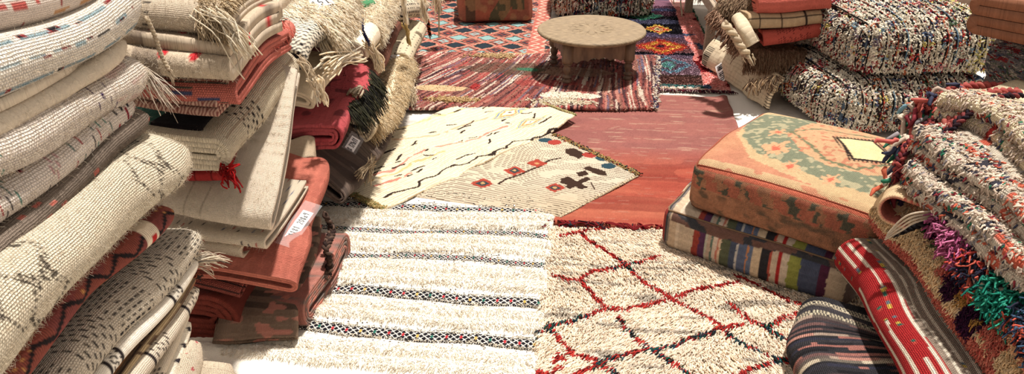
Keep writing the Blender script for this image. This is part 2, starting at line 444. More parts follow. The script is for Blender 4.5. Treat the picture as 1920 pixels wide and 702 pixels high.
def paper_tag(parent, ctr, ex, nrm, w, h, text, sleeve=None, bow=.0):
    ctr, ex, nrm = map(lambda q: np.array(q, float), (ctr, ex, nrm)); nrm = unit(nrm); ex = unit(ex-np.dot(ex, nrm)*nrm); ey = np.cross(nrm, ex)
    def sheet(name, w, h, th, lift, mat, par):
        s = np.linspace(-1, 1, 13); P = []
        for sgn in (1, -1):
            for q in s:
                for r_ in (-1, 1): P.append(ctr+ex*q*w/2+ey*r_*h/2+nrm*(lift+sgn*th/2-bow*q*q+.0006*sin(q*9)))
        F = []
        for i in range(12):
            a = 2*i; F += [(a, a+2, a+3, a+1), (26+a, 26+a+1, 26+a+3, 26+a+2), (a, 26+a, 26+a+2, a+2), (a+1, a+3, 26+a+3, 26+a+1)]
        F += [(0, 1, 27, 26), (24, 50, 51, 25)]
        return mk(name, P, F, mat, par, smooth=False)
    t = sheet('paper_tag', w, h, .0006, .004, PAPER, parent)
    Q = []; n = len(text); cw = w*.86/n
    for i, ch in enumerate(text):
        for st_ in GL[ch]:
            p = crv([(x, y, 0) for x, y in st_], 14) if len(st_) > 2 else crv([(*st_[0], 0), (*st_[1], 0)], 14)
            p = np.stack([np.interp(np.linspace(0, 1, 14), np.linspace(0, 1, len(p)), p[:, k]) for k in range(3)], 1)
            xx = -w*.43+cw*(i+.1+.75*p[:, 0]); yy = (p[:, 1]-.5)*h*.58
            q = xx/(w/2)
            Q.append(ctr+ex*xx[:, None]+ey*yy[:, None]+nrm*(.0052-bow*q*q)[:, None])
    o = tubes('handwriting', np.array(Q), h*.042, np.tile(lin((20, 20, 22)), (len(Q), 1)), t, INK, 4)
    if sleeve: sheet('plastic_sleeve', sleeve[0], sleeve[1], .0004, .008, SLEEVE, parent)
    return t
# ================================================================== the ground
def build_floor():
    m, nt, b = _nt('pale_concrete')
    tc = N(nt, 'ShaderNodeTexCoord'); nz = N(nt, 'ShaderNodeTexNoise'); nz.inputs['Scale'].default_value = 3.2; nz.inputs['Detail'].default_value = 5
    nt.links.new(tc.outputs['Object'], nz.inputs['Vector'])
    cr = N(nt, 'ShaderNodeValToRGB'); cr.color_ramp.elements[0].position = .44; cr.color_ramp.elements[1].position = .56
    cr.color_ramp.elements[0].color = (*lin((168, 158, 146)), 1); cr.color_ramp.elements[1].color = (*lin((214, 206, 194)), 1)
    nt.links.new(nz.outputs['Fac'], cr.inputs[0]); nt.links.new(cr.outputs[0], b.inputs['Base Color'])
    n2 = N(nt, 'ShaderNodeTexNoise'); n2.inputs['Scale'].default_value = 90; nt.links.new(tc.outputs['Object'], n2.inputs['Vector'])
    bp = N(nt, 'ShaderNodeBump'); bp.inputs['Distance'].default_value = .002; nt.links.new(n2.outputs['Fac'], bp.inputs['Height']); nt.links.new(bp.outputs[0], b.inputs['Normal'])
    b.inputs['Roughness'].default_value = .85
    x0, x1, y0, y1 = -3.2, 4.2, -1.0, 9.5
    V = [(x0, y0, 0), (x1, y0, 0), (x1, y1, 0), (x0, y1, 0), (x0, y0, -.1), (x1, y0, -.1), (x1, y1, -.1), (x0, y1, -.1)]
    o = mk('floor', V, [(0, 1, 2, 3), (7, 6, 5, 4), (0, 4, 5, 1), (1, 5, 6, 2), (2, 6, 7, 3), (3, 7, 4, 0)], m, smooth=False)
    o['kind'] = 'structure'
build_floor()

# ------------------------------------------------------------------ beige shaggy rug with the red lattice (bottom right)
def W(pts, z=.03): return [tuple(PZ(x, y, z)[:2]) for x, y in pts]
LATT = [W(l) for l in [
    [(1085, 430), (1110, 452), (1145, 475), (1172, 493), (1200, 520), (1232, 540), (1262, 557), (1290, 571), (1330, 592), (1350, 605), (1352, 612)],
    [(1035, 512), (1055, 520), (1085, 521), (1110, 505), (1150, 500), (1172, 493), (1200, 488), (1232, 478)],
    [(1085, 521), (1115, 550), (1140, 572), (1180, 575), (1220, 565), (1258, 557), (1300, 541), (1345, 530), (1385, 521)],
    [(1140, 572), (1100, 588), (1072, 600), (1030, 606), (1008, 625)],
    [(1160, 590), (1180, 615), (1200, 632), (1225, 650), (1255, 672), (1285, 690), (1300, 702), (1330, 725)],
    [(1030, 606), (1050, 630), (1075, 660), (1120, 668), (1140, 683), (1160, 700), (1185, 730)],
    [(1225, 650), (1190, 657), (1150, 668), (1130, 676), (1100, 690), (1080, 700)],
    [(1225, 650), (1262, 645), (1300, 632), (1330, 622), (1352, 612), (1390, 605)],
    [(1352, 612), (1390, 635), (1420, 650), (1440, 662), (1475, 672), (1500, 690), (1520, 702)],
    [(1365, 565), (1390, 580), (1412, 598), (1440, 612), (1470, 630), (1500, 645)],
    [(1412, 598), (1440, 606), (1470, 590), (1500, 582), (1540, 578)],
    [(1360, 705), (1390, 696), (1430, 680), (1460, 672), (1500, 655), (1530, 650)],
    [(1010, 693), (1030, 697), (1060, 685)], [(1055, 660), (1045, 672), (1060, 668)],
    [(1050, 438), (1085, 430), (1110, 426), (1150, 424)], [(1375, 510), (1420, 530), (1475, 560), (1530, 575)]]]
LACC = [(1172, 493), (1080, 592), (1300, 700), (1240, 655), (1450, 620), (1390, 632), (1155, 665), (1270, 640), (1330, 625), (1440, 668), (1180, 612), (1020, 610), (1145, 695)]
LACC = W(LACC)
def latt_mask(x, y):
    d = np.full(np.shape(x), 9.)
    xx = x+(vn(x*40, y*40, 3)-.5)*.012; yy = y+(vn(x*40, y*40, 7)-.5)*.012
    for l in LATT: d = np.minimum(d, pdist(xx, yy, l))
    return d
def col_beni(S, T, X, Y):
    return vary(full(S, (222, 202, 174)), S, T, .08)
beni = flat('shaggy_rug', 'beige shaggy floor rug with wandering thin red diamond lattice', PZ(985, 800), (1.32, 1.42), (1.30, 2.58), (-.085, 2.60), res=.009, z=.0, th=.014,
            colf=col_beni, mat=PLAIN, hf=lambda S, T, X, Y: .006*(vn(S*5, T*4, 2)+vn(S*2, T*11, 5)))
def beni_pile():
    # rows of knots leaning towards the near end
    X, Y = np.meshgrid(np.arange(-.1, 1.28, .0050), np.arange(1.50, 2.60, .0074))
    r = np.random.default_rng(5); X = X.ravel(); Y = Y.ravel()
    s = (Y-1.50)/1.10
    X = X+r.normal(size=X.size)*.0022; Y = Y+r.normal(size=X.size)*.0016+.012*(vn(X*6, Y*3, 4)-.5)*2
    ok = X > (-.088+.0*s)+.008*vn(Y*20, Y*0, 2)
    X, Y = X[ok], Y[ok]; n = len(X)
    P = np.c_[X, Y, .017+.006*(vn(X*5, Y*4, 2)+vn(X*2, Y*11, 5))]
    d = latt_mask(X, Y); line = d < .0082
    cr = pick(n, [(240, 220, 194), (246, 232, 210), (228, 206, 178), (243, 225, 202)], seed=4, k=.07)
    cr *= (.90+.24*vn(X*10, Y*36, 6))[:, None]; crs = (vn(X*7, Y*52, 16) > .80); cr = np.where(crs[:, None], cr*.55, cr)  # row shading and dark creases between tufts, put into the yarn colour
    red = pick(n, [(196, 44, 40), (164, 34, 32), (214, 64, 52), (96, 34, 32)], [5, 3, 3, 1.4], 8)
    acc = np.min([np.hypot(X-a, Y-b) for a, b in LACC], axis=0)
    tl = pick(n, [(26, 70, 84), (32, 52, 64), (22, 92, 72), (40, 40, 40)], seed=9)
    C = np.where(line[:, None], red, cr); C = np.where((line & (acc < .055) & (r.random(n) < .62))[:, None], tl, C)
    sw = (vn(X*3.5, Y*4, 12)-.5)*1.6
    D = unit(np.c_[sw+r.normal(size=n)*.28, -.75+r.normal(size=n)*.25, .62+.2*r.normal(size=n)])
    L = np.where(line, .022, .019)*r.uniform(.7, 1.3, n)
    Q = tuft_paths(P, D, L, np.c_[sw*.3, np.full(n, -.35), np.full(n, -.42)], 5, .002)
    tubes('shaggy_pile', Q, np.array([.0022, .0027, .0026, .0022, .0009]), C, beni.o, YARN, 4, stuff=True)
beni_pile()

# ------------------------------------------------------------------ white shaggy blanket with sequinned bands
BANDS = [PZ(800, y)[1] for y in (373, 396, 443, 494, 566, 640)]
BX0 = -1.34
BW = [.009, .026, .018, .018, .027, .027]
def bx1(Y): return -.062-.06*np.clip((2.2-Y)/.6, 0, 1)*0-.02*np.clip((2.62-Y), 0, 1)
def wav(X, k): return .012*np.sin(X*3.2+k*.9)+.007*np.sin(X*9+k*2)+.003*np.sin(X*23+k*3)-.012*(X+.45)
def ridge_h(X, Y):
    """two fluffy ridges between neighbouring bands"""
    h = np.zeros(np.shape(X))
    b = BANDS+[PZ(800, 722)[1]]
    for k in range(1, len(b)-1):
        hi, lo = b[k]-BW[k], b[k+1]+(BW[k+1] if k+1 < len(BW) else 0)
        g = (hi-lo); 
        for q in (.31, .70):
            c = lo+g*q+wav(X, k+q); h = np.maximum(h, .013*np.exp(-(np.abs(Y-c)/(g*.17))**4))
    return h
def hband(S, T, X, Y): 
    g = ridge_h(X, Y); return g+.005*vn(X*3, Y*3, 1)+np.clip(g/.012, 0, 1)*(.0045*vn(X*110, Y*150, 2)+.004*vn(X*55, Y*60, 6))
def col_white(S, T, X, Y):
    C = full(S, (240, 230, 212)); C = vary(C, S, T, .04)
    return C
handira = flat('sequinned_blanket', 'white blanket on the floor with fluffy ridges and narrow black sequinned bands', (BX0, 1.42), (-.082, 1.42), (-.060, BANDS[0]+.035), (BX0, BANDS[0]+.075),
               res=.0034, z=.0, th=.016, colf=col_white, hf=hband, mat=FINE)
def handira_bits():
    r = np.random.default_rng(11)
    P, C, s, t, _ = fsample(handira, 150000, 3)
    h = ridge_h(P[:, 0], P[:, 1]); ok = (h > .004) & (P[:, 0] > -1.05)
    P = P[ok][:26000]; h = h[ok][:26000]; n = len(P)
    sw = (vn(P[:, 0]*8, P[:, 1]*20, 2)-.5)*1.2
    D = unit(np.c_[sw+r.normal(size=n)*.5, -.55+r.normal(size=n)*.45, .55+r.normal(size=n)*.25])
    C = pick(n, [(253, 249, 240), (244, 234, 216), (250, 240, 224)], seed=5, k=.04)
    Q = tuft_paths(P, D, .011*r.uniform(.6, 1.3, n), np.c_[sw*.5, np.full(n, -.2), np.full(n, -.55)], 4, .002)
    tubes('fluffy_ridges', Q, np.array([.0013, .0013, .0010, .0005]), C, handira.o, WOOL, 3, stuff=True)
    # short loose ends along every band
    P, D, K = [], [], []
    for k, (b, w) in enumerate(zip(BANDS, BW)):
        for sgn in (1, -1):
            m = int(230 if k in (4, 5) else 110); x = r.uniform(-1.0, -.09, m)
            P.append(np.c_[x, b+wav(x, k)+sgn*(w+.001), np.full(m, .024)]); D.append(np.c_[r.normal(size=m)*.8, sgn*(-.5 if (k in (4, 5)) else .6)+r.normal(size=m)*.5, np.full(m, .45)])
    P = np.vstack(P); D = unit(np.vstack(D)); n = len(P)
    dark = r.random(n) < .28
    C = np.where(dark[:, None], lin((50, 44, 44)), pick(n, [(240, 230, 210), (214, 200, 176)], seed=6))
    tubes('loose_yarn_ends', tuft_paths(P, D, .016*r.uniform(.5, 1.3, n), np.c_[r.normal(size=n)*.4, r.normal(size=n)*.3, np.full(n, -.5)], 5, .003), .0010, C, handira.o, YARN, 3, stuff=True)
    # sequins: little domed discs
    V, F = [], []; an = np.arange(8)*pi/4
    for k, (b, w) in enumerate(zip(BANDS, BW)):
        if k == 0: continue
        for sgn in (1, -1):
            for x in np.arange(-1.0, -.1, .017):
                if r.random() < .62: continue
                x2 = x+r.normal()*.004; c = np.array([x2, b+wav(x2, k)+sgn*(w+.006+abs(r.normal())*.003), .026+abs(r.normal())*.003])
                q = r.uniform(.0030, .0045); t1 = unit(np.array([1, r.normal()*.3, r.normal()*.5])); t2 = unit(np.cross(unit(np.array([r.normal()*.4, r.normal()*.4-.3, 1])), t1))
                nn = np.cross(t1, t2); i = len(V)
                for a in an: V.append(c+q*(cos(a)*t1+sin(a)*t2))
                for a in an: V.append(c+q*.35*(cos(a)*t1+sin(a)*t2)-nn*.0008)
                for j in range(8): F.append((i+j, i+(j+1) % 8, i+8+(j+1) % 8, i+8+j))
                F.append((i+8, i+9, i+10, i+11)); F.append((i+8, i+11, i+12, i+15)); F.append((i+12, i+13, i+14, i+15))
    o = mk('sequins', V, F, plain_mat('silver_sequin', (196, 190, 180), .25, .9, c2=(120, 112, 104)), handira.o, smooth=False); o['kind'] = 'stuff'
    # short fringe of the far edge, lying over the beige rug
    n = 260; x = np.linspace(-.62, -.065, n)+r.normal(size=n)*.002; s = (x-BX0)/(-.06-BX0)
    P = np.c_[x, (BANDS[0]+.075)*(1-s)+(BANDS[0]+.035)*s-.004, np.full(n, .020)]
    tubes('fringe', tuft_paths(P, unit(np.c_[r.normal(size=n)*.45, np.full(n, .9), np.full(n, .25)]), .032*r.uniform(.5, 1.2, n), (0, 0, -.35), 6, .003), .0013,
          pick(n, [(236, 224, 200), (214, 196, 168)], seed=7), handira.o)
handira_bits()

# ------------------------------------------------------------------ plain red rug
def col_red(S, T, X, Y):
    a = vn(X*2.2, Y*26+2*vn(X*3, Y*3, 2), 4); b = vn(X*7, Y*90, 6); c = vn(X*1.3, Y*5, 9)
    C = mix(full(S, (162, 62, 46)), lin((190, 104, 74)), a*.9*c+.15*b); C = mix(C, lin((118, 34, 28)), (vn(X*3, Y*14, 3) > .62)*.45)
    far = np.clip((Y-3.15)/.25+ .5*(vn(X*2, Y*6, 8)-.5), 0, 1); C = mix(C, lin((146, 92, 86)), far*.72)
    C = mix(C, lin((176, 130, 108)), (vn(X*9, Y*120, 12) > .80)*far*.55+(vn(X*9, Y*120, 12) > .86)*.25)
    return vary(C, S, T, .1)
def hred(S, T, X, Y): return .006*vn(X*2, Y*5, 3)+.004*vn(X*3, Y*22, 4)+.012*np.exp(-((X-.86)/.03)**2)
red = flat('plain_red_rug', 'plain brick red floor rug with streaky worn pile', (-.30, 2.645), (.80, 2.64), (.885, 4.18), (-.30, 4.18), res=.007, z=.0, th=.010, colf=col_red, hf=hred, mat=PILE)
def red_fringe():
    r = np.random.default_rng(3); n = 30; cols = [(150, 30, 34), (120, 26, 30), (60, 34, 40), (40, 60, 70)]
    xs = np.concatenate([np.linspace(-.06, .16, 17), [.2, .215, .26, .275, .29, .335, .35, .37, .43, .45, .50, .53, .58, .62]])
    for j, x in enumerate(xs):
        k = 5; a = r.uniform(-1, 1); S = []
        pts = [(x, 2.65, .018), (x+.02*a, 2.625, .030), (x+.05*a, 2.60+.01*r.normal(), .034), (x+.08*a, 2.605, .028), (x+.09*a+.01, 2.59, .020)]
        S = crv(pts, 16); S = np.stack([np.interp(np.linspace(0, 1, 16), np.linspace(0, 1, len(S)), S[:, q]) for q in range(3)], 1)
        Q = S[None]+r.normal(size=(k, 1, 3))*np.array([.003, .003, .002])
        tubes('tassel', Q, .0026, pick(k, cols, [5, 4, 1.3, 1 if x < .2 else .1], j), red.o, YARN, 4)
red_fringe()

# ------------------------------------------------------------------ beige ribbed rug with diamonds and a comb motif
def P3(l, z=.02): return [tuple(PZ(x, y, z)[:2]) for x, y in l]
HP = [P3(q) for q in [
    [(1093, 318), (1103, 314), (1135, 324), (1138, 333), (1122, 331)], [(1080, 326), (1098, 322), (1104, 330), (1086, 334)],
    [(1050, 338), (1065, 333), (1103, 354), (1090, 358)], [(1048, 343), (1060, 336), (1080, 344), (1064, 350)], [(1058, 352), (1100, 334), (1108, 339), (1068, 357)],
    [(1060, 282), (1076, 280), (1098, 292), (1086, 300), (1060, 290)]]]
def col_comb(S, T, X, Y):
    C = vary(full(S, (206, 184, 150)), S, T, .07); C = mix(C, lin((222, 204, 180)), vn(X*4, Y*4, 2)*.7)
    # dark ribs run along the picture's rows
    w = fr((Y*.92+X*.30+.004*vn(X*20, Y*6, 5))/.0165); rib = (w < .24) & (vn(X*9, Y*30, 8) > .25)
    C = np.where(rib[..., None], lin((96, 76, 58)), C)
    br = np.zeros(S.shape, bool)
    for q in HP: br |= inpoly(X, Y, q)
    ln = P3([(935, 347), (950, 338), (975, 330), (992, 322), (1012, 315), (1030, 303), (1050, 299)]); br |= pdist(X, Y, ln) < .006
    br |= pdist(X, Y, P3([(1108, 345), (1115, 358)])) < .003
    C = np.where(br[..., None], lin((62, 40, 28)), C)
    for c, r_, pal in [((965, 330), .055, 0), ((1007, 316), .05, 1), ((1040, 362), .05, 0), ((905, 354), .055, 0)]:
        p = PZ(*c); a = np.abs(X-p[0])/r_+np.abs(Y-p[1])/(r_*.9)+.25*(vn(X*60, Y*60, 5)-.5)
        C = np.where((a < 1)[..., None], lin((176, 62, 44)), C)
        C = np.where((a < (.55 if pal == 0 else .25))[..., None], lin((52, 62, 66) if pal == 0 else (214, 120, 84)), C); C = np.where((a < .2)[..., None], lin((196, 150, 90)), C)
    for c, k in [((1022, 272), 0), ((1140, 321), 0), ((1040, 276), 1), ((1104, 300), 1), ((1130, 307), 0)]:
        p = PZ(*c); a = ((X-p[0])/.035)**2+((Y-p[1])/.03)**2+.5*(vn(X*60, Y*60, 2)-.5)
        C = np.where((a < 1)[..., None], lin((40, 72, 84) if k == 0 else (176, 56, 44)), C)
    ed = (T > .0) & (S > 9)
    return C
cA, cB, cC, cD = PZ(1050, 405, .01), PZ(1195, 332, .01), PZ(1040, 258, .01), PZ(800, 352, .01)
comb = flat('ribbed_beige_rug', 'beige ribbed floor rug with brown comb motif and small red diamonds, half covered', cA+np.array([-.0, -.02, 0]), cB, cC+np.array([-.02, .03, 0]), cD+np.array([-.1, -.1, 0]),
            res=.0045, z=.012, th=.010, colf=col_comb, mat=PLAIN, hf=lambda S, T, X, Y: .004*vn(X*6, Y*6, 3)+.0025*np.abs(np.sin(pi*(Y*.92+X*.30)/.0165)), wob=.006)
def comb_pile():
    r = np.random.default_rng(31); n = 900; s = r.random(n)
    B, C = np.array(cB), np.array(cC)
    P = B[None]*(1-s[:, None])+C[None]*s[:, None]; P = P+r.normal(size=P.shape)*[.006, .006, 0]; P[:, 2] = .026
    D = unit(np.c_[r.normal(size=n)+.5, r.normal(size=n)+.2, np.full(n, .7)])
    cl = pick(n, [(198, 164, 96), (150, 120, 70), (60, 44, 32), (40, 66, 76), (176, 52, 44)], [5, 3, 3, 1.4, 1.4], 5)
    tubes('knotted_edge', tuft_paths(P, D, .016, (0, 0, -.6), 4, .002), .0028, cl, comb.o, YARN, 4, stuff=True)
    n = 700; s = r.random(n); A = np.array(cA)+[0, -.02, 0]
    P = A[None]*(1-s[:, None])+B[None]*s[:, None]; P[:, 2] = .02
    D = unit(np.c_[r.normal(size=n)*.5+.5, r.normal(size=n)*.5-.6, np.full(n, .4)])
    tubes('selvedge', tuft_paths(P, D, .010, (0, 0, -.5), 3), .0022, pick(n, [(236, 220, 190), (214, 190, 150), (90, 66, 44)], [5, 4, 1], 6), comb.o, YARN, 4, stuff=True)
comb_pile()

# ------------------------------------------------------------------ cream flatweave with zigzags and rainbow diamonds
def C3(l): return [tuple(PZ(x, y, .035)[:2]) for x, y in l]
ZIG = [C3(l) for l in [
    [(718, 368), (740, 360), (782, 352), (790, 340), (808, 330), (826, 322), (850, 312), (884, 308), (900, 296), (925, 291), (948, 280), (958, 265), (1000, 260), (1024, 248), (1060, 240), (1068, 234)],
    [(748, 212), (770, 208), (790, 200), (815, 198)], [(694, 302), (720, 286), (745, 278)], [(694, 318), (715, 312)]]]
DSH = [C3(l) for l in [[(745, 226), (768, 220)], [(745, 216), (770, 212)], [(746, 232), (762, 228)], [(808, 214), (824, 214)], [(848, 208), (862, 205)], [(905, 205), (912, 200)], [(840, 234), (856, 232)],
    [(858, 242), (880, 234)], [(864, 248), (872, 243)], [(868, 236), (886, 226)], [(908, 212), (922, 210)], [(938, 228), (946, 224)], [(945, 231), (956, 230)], [(975, 214), (996, 212)], [(1000, 222), (1004, 215)],
    [(1015, 234), (1036, 226)], [(772, 274), (782, 266)], [(775, 272), (782, 270)], [(800, 284), (806, 282)], [(812, 300), (822, 296)], [(858, 300), (880, 290)], [(880, 292), (890, 288)], [(796, 290), (812, 290)],
    [(705, 286), (740, 280)], [(740, 298), (752, 290)], [(738, 302), (745, 300)], [(772, 318), (790, 312)], [(762, 330), (772, 326)], [(740, 330), (752, 324)], [(732, 314), (758, 306)], [(880, 258), (894, 254)],
    [(912, 268), (918, 260)], [(915, 254), (926, 248)], [(932, 250), (940, 246)], [(700, 326), (712, 320)], [(716, 264), (734, 258)], [(716, 236), (735, 240)], [(742, 244), (756, 240)], [(860, 265), (866, 262)], [(808, 250), (814, 246)],
    [(1018, 232), (1028, 228)], [(780, 322), (786, 318)]]]
RLN = [(C3(l), c) for l, c in [
    ([(690, 332), (730, 318), (760, 300), (800, 282), (850, 270), (890, 262), (920, 246), (960, 232)], (196, 88, 76)),
    ([(694, 340), (735, 324), (770, 308), (798, 296), (830, 286)], (206, 160, 84)), ([(735, 246), (760, 236), (790, 228), (830, 214), (870, 202), (905, 197)], (206, 176, 110)),
    ([(735, 262), (770, 262), (810, 256), (850, 242), (880, 228), (910, 222)], (206, 152, 112)), ([(700, 350), (740, 338), (770, 322)], (190, 60, 50)), ([(860, 200), (890, 204), (910, 199)], (120, 140, 160))]]
DIA = [(C3([(925, 224), (945, 208), (984, 204), (962, 219)])), (C3([(968, 240), (985, 226), (1022, 222), (1000, 237)]))]
def col_zig(S, T, X, Y):
    C = vary(full(S, (228, 210, 174)), S, T, .06)
    C = mix(C, lin((170, 142, 104)), (fr((X*.75-Y*.5)/.013+.3*vn(X*9, Y*9, 3)) < .26)*(.35+.5*vn(X*5, Y*5, 8)))
    X0, Y0 = X, Y; X = X+(vn(X*50, Y*50, 3)-.5)*.008+(vn(X0*16, Y0*16, 13)-.5)*.030; Y = Y+(vn(X*50, Y*50, 5)-.5)*.008+(vn(X0*16, Y0*16, 15)-.5)*.030
    for l, c in RLN: C = mix(C, lin(c), (pdist(X, Y, l) < .008)*.75*(vn(X*30, Y*30, 21) > .2))
    for q in DIA:
        c = np.mean(q, axis=0)
        for k, cc in ((1.22, (222, 190, 110)), (1.08, (112, 134, 170)), (.92, (236, 208, 130)), (.76, (200, 110, 84)), (.60, (226, 196, 120)), (.45, (240, 228, 190)), (.14, (90, 50, 40))):
            qq = [tuple(c+(np.array(p)-c)*k) for p in q]; C = np.where(inpoly(X, Y, qq)[..., None], lin(cc), C)
    for l in ZIG[:1]: C = np.where((pdist(X, Y, l) < .0065)[..., None], lin((48, 34, 28)), C)
    for l in ZIG[1:]+DSH: C = np.where((pdist(X, Y, l) < .0055)[..., None], lin((48, 34, 28)), C)
    return C
zA, zB = PZ(722, 396, .02), PZ(1078, 226, .03)
ed = unit(zB-zA); pr = np.array([-ed[1], ed[0], 0])
zC = zB+pr*.62+ed*.14; zD = zA+pr*.62-ed*.02
def hzig(S, T, X, Y):
    w = 1.31; k = np.clip((S-(w-.16))/.16, 0, 1)**2*np.clip(1-T/.30, 0, 1)
    return .006*vn(X*4, Y*4, 5)+.004*np.sin(S*11+T*5)+.030*k+.010*np.exp(-((T-.02)/.02)**2)*vn(S*6, 0*S, 3)
zig = flat('cream_flatweave_rug', 'cream flatweave floor rug with thin black zigzags and rainbow diamonds, one corner curling up', zA, zB, zC, zD, res=.0042, z=.022, th=.008, colf=col_zig, hf=hzig, mat=RIB, wob=.01)
def zig_pile():
    r = np.random.default_rng(9); n = 700; s = r.random(n); P = zA[None]+ (zD-zA)[None]*s[:, None]*.5+r.normal(size=(n, 3))*.006; P[:, 2] = .034
    D = unit(np.c_[-r.random(n)-.3, r.normal(size=n)-.3, np.full(n, .4)])
    tubes('looped_edge', tuft_paths(P, D, .016, (0, 0, -.5), 4, .003), .002, pick(n, [(206, 178, 116), (150, 140, 76), (180, 150, 90), (84, 130, 84)], [5, 3, 4, .6], 4), zig.o, YARN, 4, stuff=True)
    s = r.random(n); P = zB[None]+(zC-zB)[None]*s[:, None]*.5; P[:, 2] = .034+.028*(1-s*.9)
    D = unit(np.c_[r.random(n)+.1, r.normal(size=n)*.6, np.full(n, .3)])
    tubes('looped_edge', tuft_paths(P, D, .012, (0, 0, -.5), 4, .003), .002, pick(n, [(206, 186, 130), (160, 160, 96), (214, 190, 130)], None, 4), zig.o, YARN, 4, stuff=True)
zig_pile()

# ------------------------------------------------------------------ diamond rug behind (teal and red)
def col_dia(S, T, X, Y):
    C = vary(full(S, (188, 96, 80)), S, T, .08)
    x = X+(vn(X*30, Y*30, 3)-.5)*.014; y = Y+.0*X+(vn(X*30, Y*30, 5)-.5)*.02
    pu, pv = .20, .19
    for k, (ou, ov) in enumerate([(0, 0), (.5, .5)]):      # big diamonds in columns, small ones between
        i = np.floor((x+.95)/pu+ou); j = np.floor((y-4.4)/pv+ov)
        a = np.abs(fr((x+.95)/pu+ou)-.5)*2; b = np.abs(fr((y-4.4)/pv+ov)-.5)*2; d = a+b
        inner = np.where(j == 0, 2, j % 2)
        pal = np.array([lin(c) for c in [(132, 168, 164), (36, 48, 58), (206, 198, 176)]])
        C = np.where((d < .86)[..., None], lin((206, 170, 140)), C); C = np.where((d < .80)[..., None], lin((30, 24, 28)), C)
        C = np.where((d < .64)[..., None], lin((166, 78, 64)) if k else pal[inner.astype(int)], C)
        if k: C = np.where((d < .46)[..., None], pal[((i+j) % 2).astype(int)], C); C = np.where((d < .16)[..., None], lin((170, 62, 48)), C)
    # right part: pale zigzags on red
    zz = np.abs(fr(y/.10)-.5)*.12
    right = x > -.34
    C2 = full(S, (188, 98, 82)); C2 = np.where((np.abs(fr((x+zz)/.075)-.5) < .11)[..., None], lin((226, 190, 164)), C2)
    C = np.where((right & (x < -.22))[..., None], C2, C)
    return C
dia = flat('diamond_rug', 'red floor rug with teal and black diamonds under the orange pouf', (-1.35, 4.45), (-.17, 4.5), (-.24, 6.9), (-1.35, 6.9), res=.008, z=.0, th=.012, colf=col_dia, mat=PILE)

# ------------------------------------------------------------------ purple rug with the pink border
def col_pur(S, T, X, Y):
    s = S
    C = full(S, (96, 66, 86))
    bands = [(4.26, (236, 210, 190)), (4.31, (140, 150, 152)), (4.345, (112, 70, 62)), (4.50, (94, 66, 60)), (4.54, (146, 112, 126)), (4.86, (128, 104, 126)), (4.93, (28, 24, 34)), (4.98, (146, 92, 94)), (5.22, (116, 80, 96)), (5.36, (104, 88, 118)),
             (5.46, (30, 26, 34)), (5.68, (26, 24, 30)), (5.72, (84, 84, 112)), (5.84, (24, 20, 26)), (5.94, (84, 50, 66)), (6.10, (76, 80, 112)), (6.2, (120, 76, 96)), (6.5, (60, 66, 84))]
    yy = Y+(vn(X*12, Y*12, 3)-.5)*.02
    for y0, c in bands: C = np.where((yy > y0)[..., None], lin(c), C)
    def mot(cx, cy, w_, h_, cols, C):
        a = np.abs(X-cx)/w_+np.abs(Y-cy)/h_+.35*(vn(X*55, Y*55, 6)-.5)
        for k, c in zip((1, .72, .46, .2), cols): C = np.where((a < k)[..., None], lin(c), C)
        return C
        C = mot(.60, 4.43, .20, .11, [(70, 140, 130), (176, 50, 40), (210, 170, 70), (60, 120, 120)], C)
    C = mot(.60, 4.72, .15, .17, [(110, 150, 168), (120, 88, 106), (100, 160, 150), (110, 150, 168)], C)
    C = mot(.59, 5.12, .20, .20, [(206, 66, 50), (214, 160, 60), (206, 66, 50), (60, 40, 50)], C)
    C = mot(.60, 5.57, .11, .13, [(226, 190, 80), (206, 60, 50), (230, 210, 150), (30, 30, 40)], C)
    C = mot(.52, 5.95, .15, .14, [(60, 130, 100), (50, 90, 80), (120, 180, 130), (40, 60, 60)], C)
    C = mot(.20, 5.7, .10, .2, [(150, 180, 170), (50, 60, 70), (190, 200, 180), (150, 60, 60)], C)
    C = mot(.10, 5.1, .13, .2, [(206, 90, 60), (214, 160, 60), (90, 40, 50), (220, 200, 160)], C)
    teeth = (Y > 4.30) & (Y < 4.335) & (fr(X/.05) < .3)
    C = np.where(((Y > 4.325) & (Y < 4.345))[..., None], lin((70, 128, 124)), C); C = np.where(teeth[..., None], lin((70, 128, 124)), C)
    # pink borders, edged in green
    wv = (vn(Y*6, Y*0, 3)-.5)*.03
    r1 = X > (.80-(Y-4.3)*.0+wv-.02); l1 = X < (-.02+wv)
    C = np.where((r1 | l1)[..., None], lin((246, 168, 158)), C)
    fl = (vn(X*14, Y*9, 8) > .78) & (r1 | l1); C = np.where(fl[..., None], lin((92, 116, 148)), C)
    fl = (vn(X*12, Y*8, 18) > .80) & (r1 | l1); C = np.where(fl[..., None], lin((150, 32, 36)), C)
    g = (X > .925) | ((X < -.15)); C = np.where(g[..., None], lin((48, 116, 84)), C)
    return vary(C, S, T, .16, 160)
pur = flat('purple_rug', 'purple and black banded floor rug with pink flowered border', (-.19, 4.27), (.93, 4.30), (.95, 6.75), (-.12, 6.8), res=.0075, z=.002, th=.012, colf=col_pur, mat=PILE, hf=lambda S, T, X, Y: .008*vn(X*4, Y*4, 5))
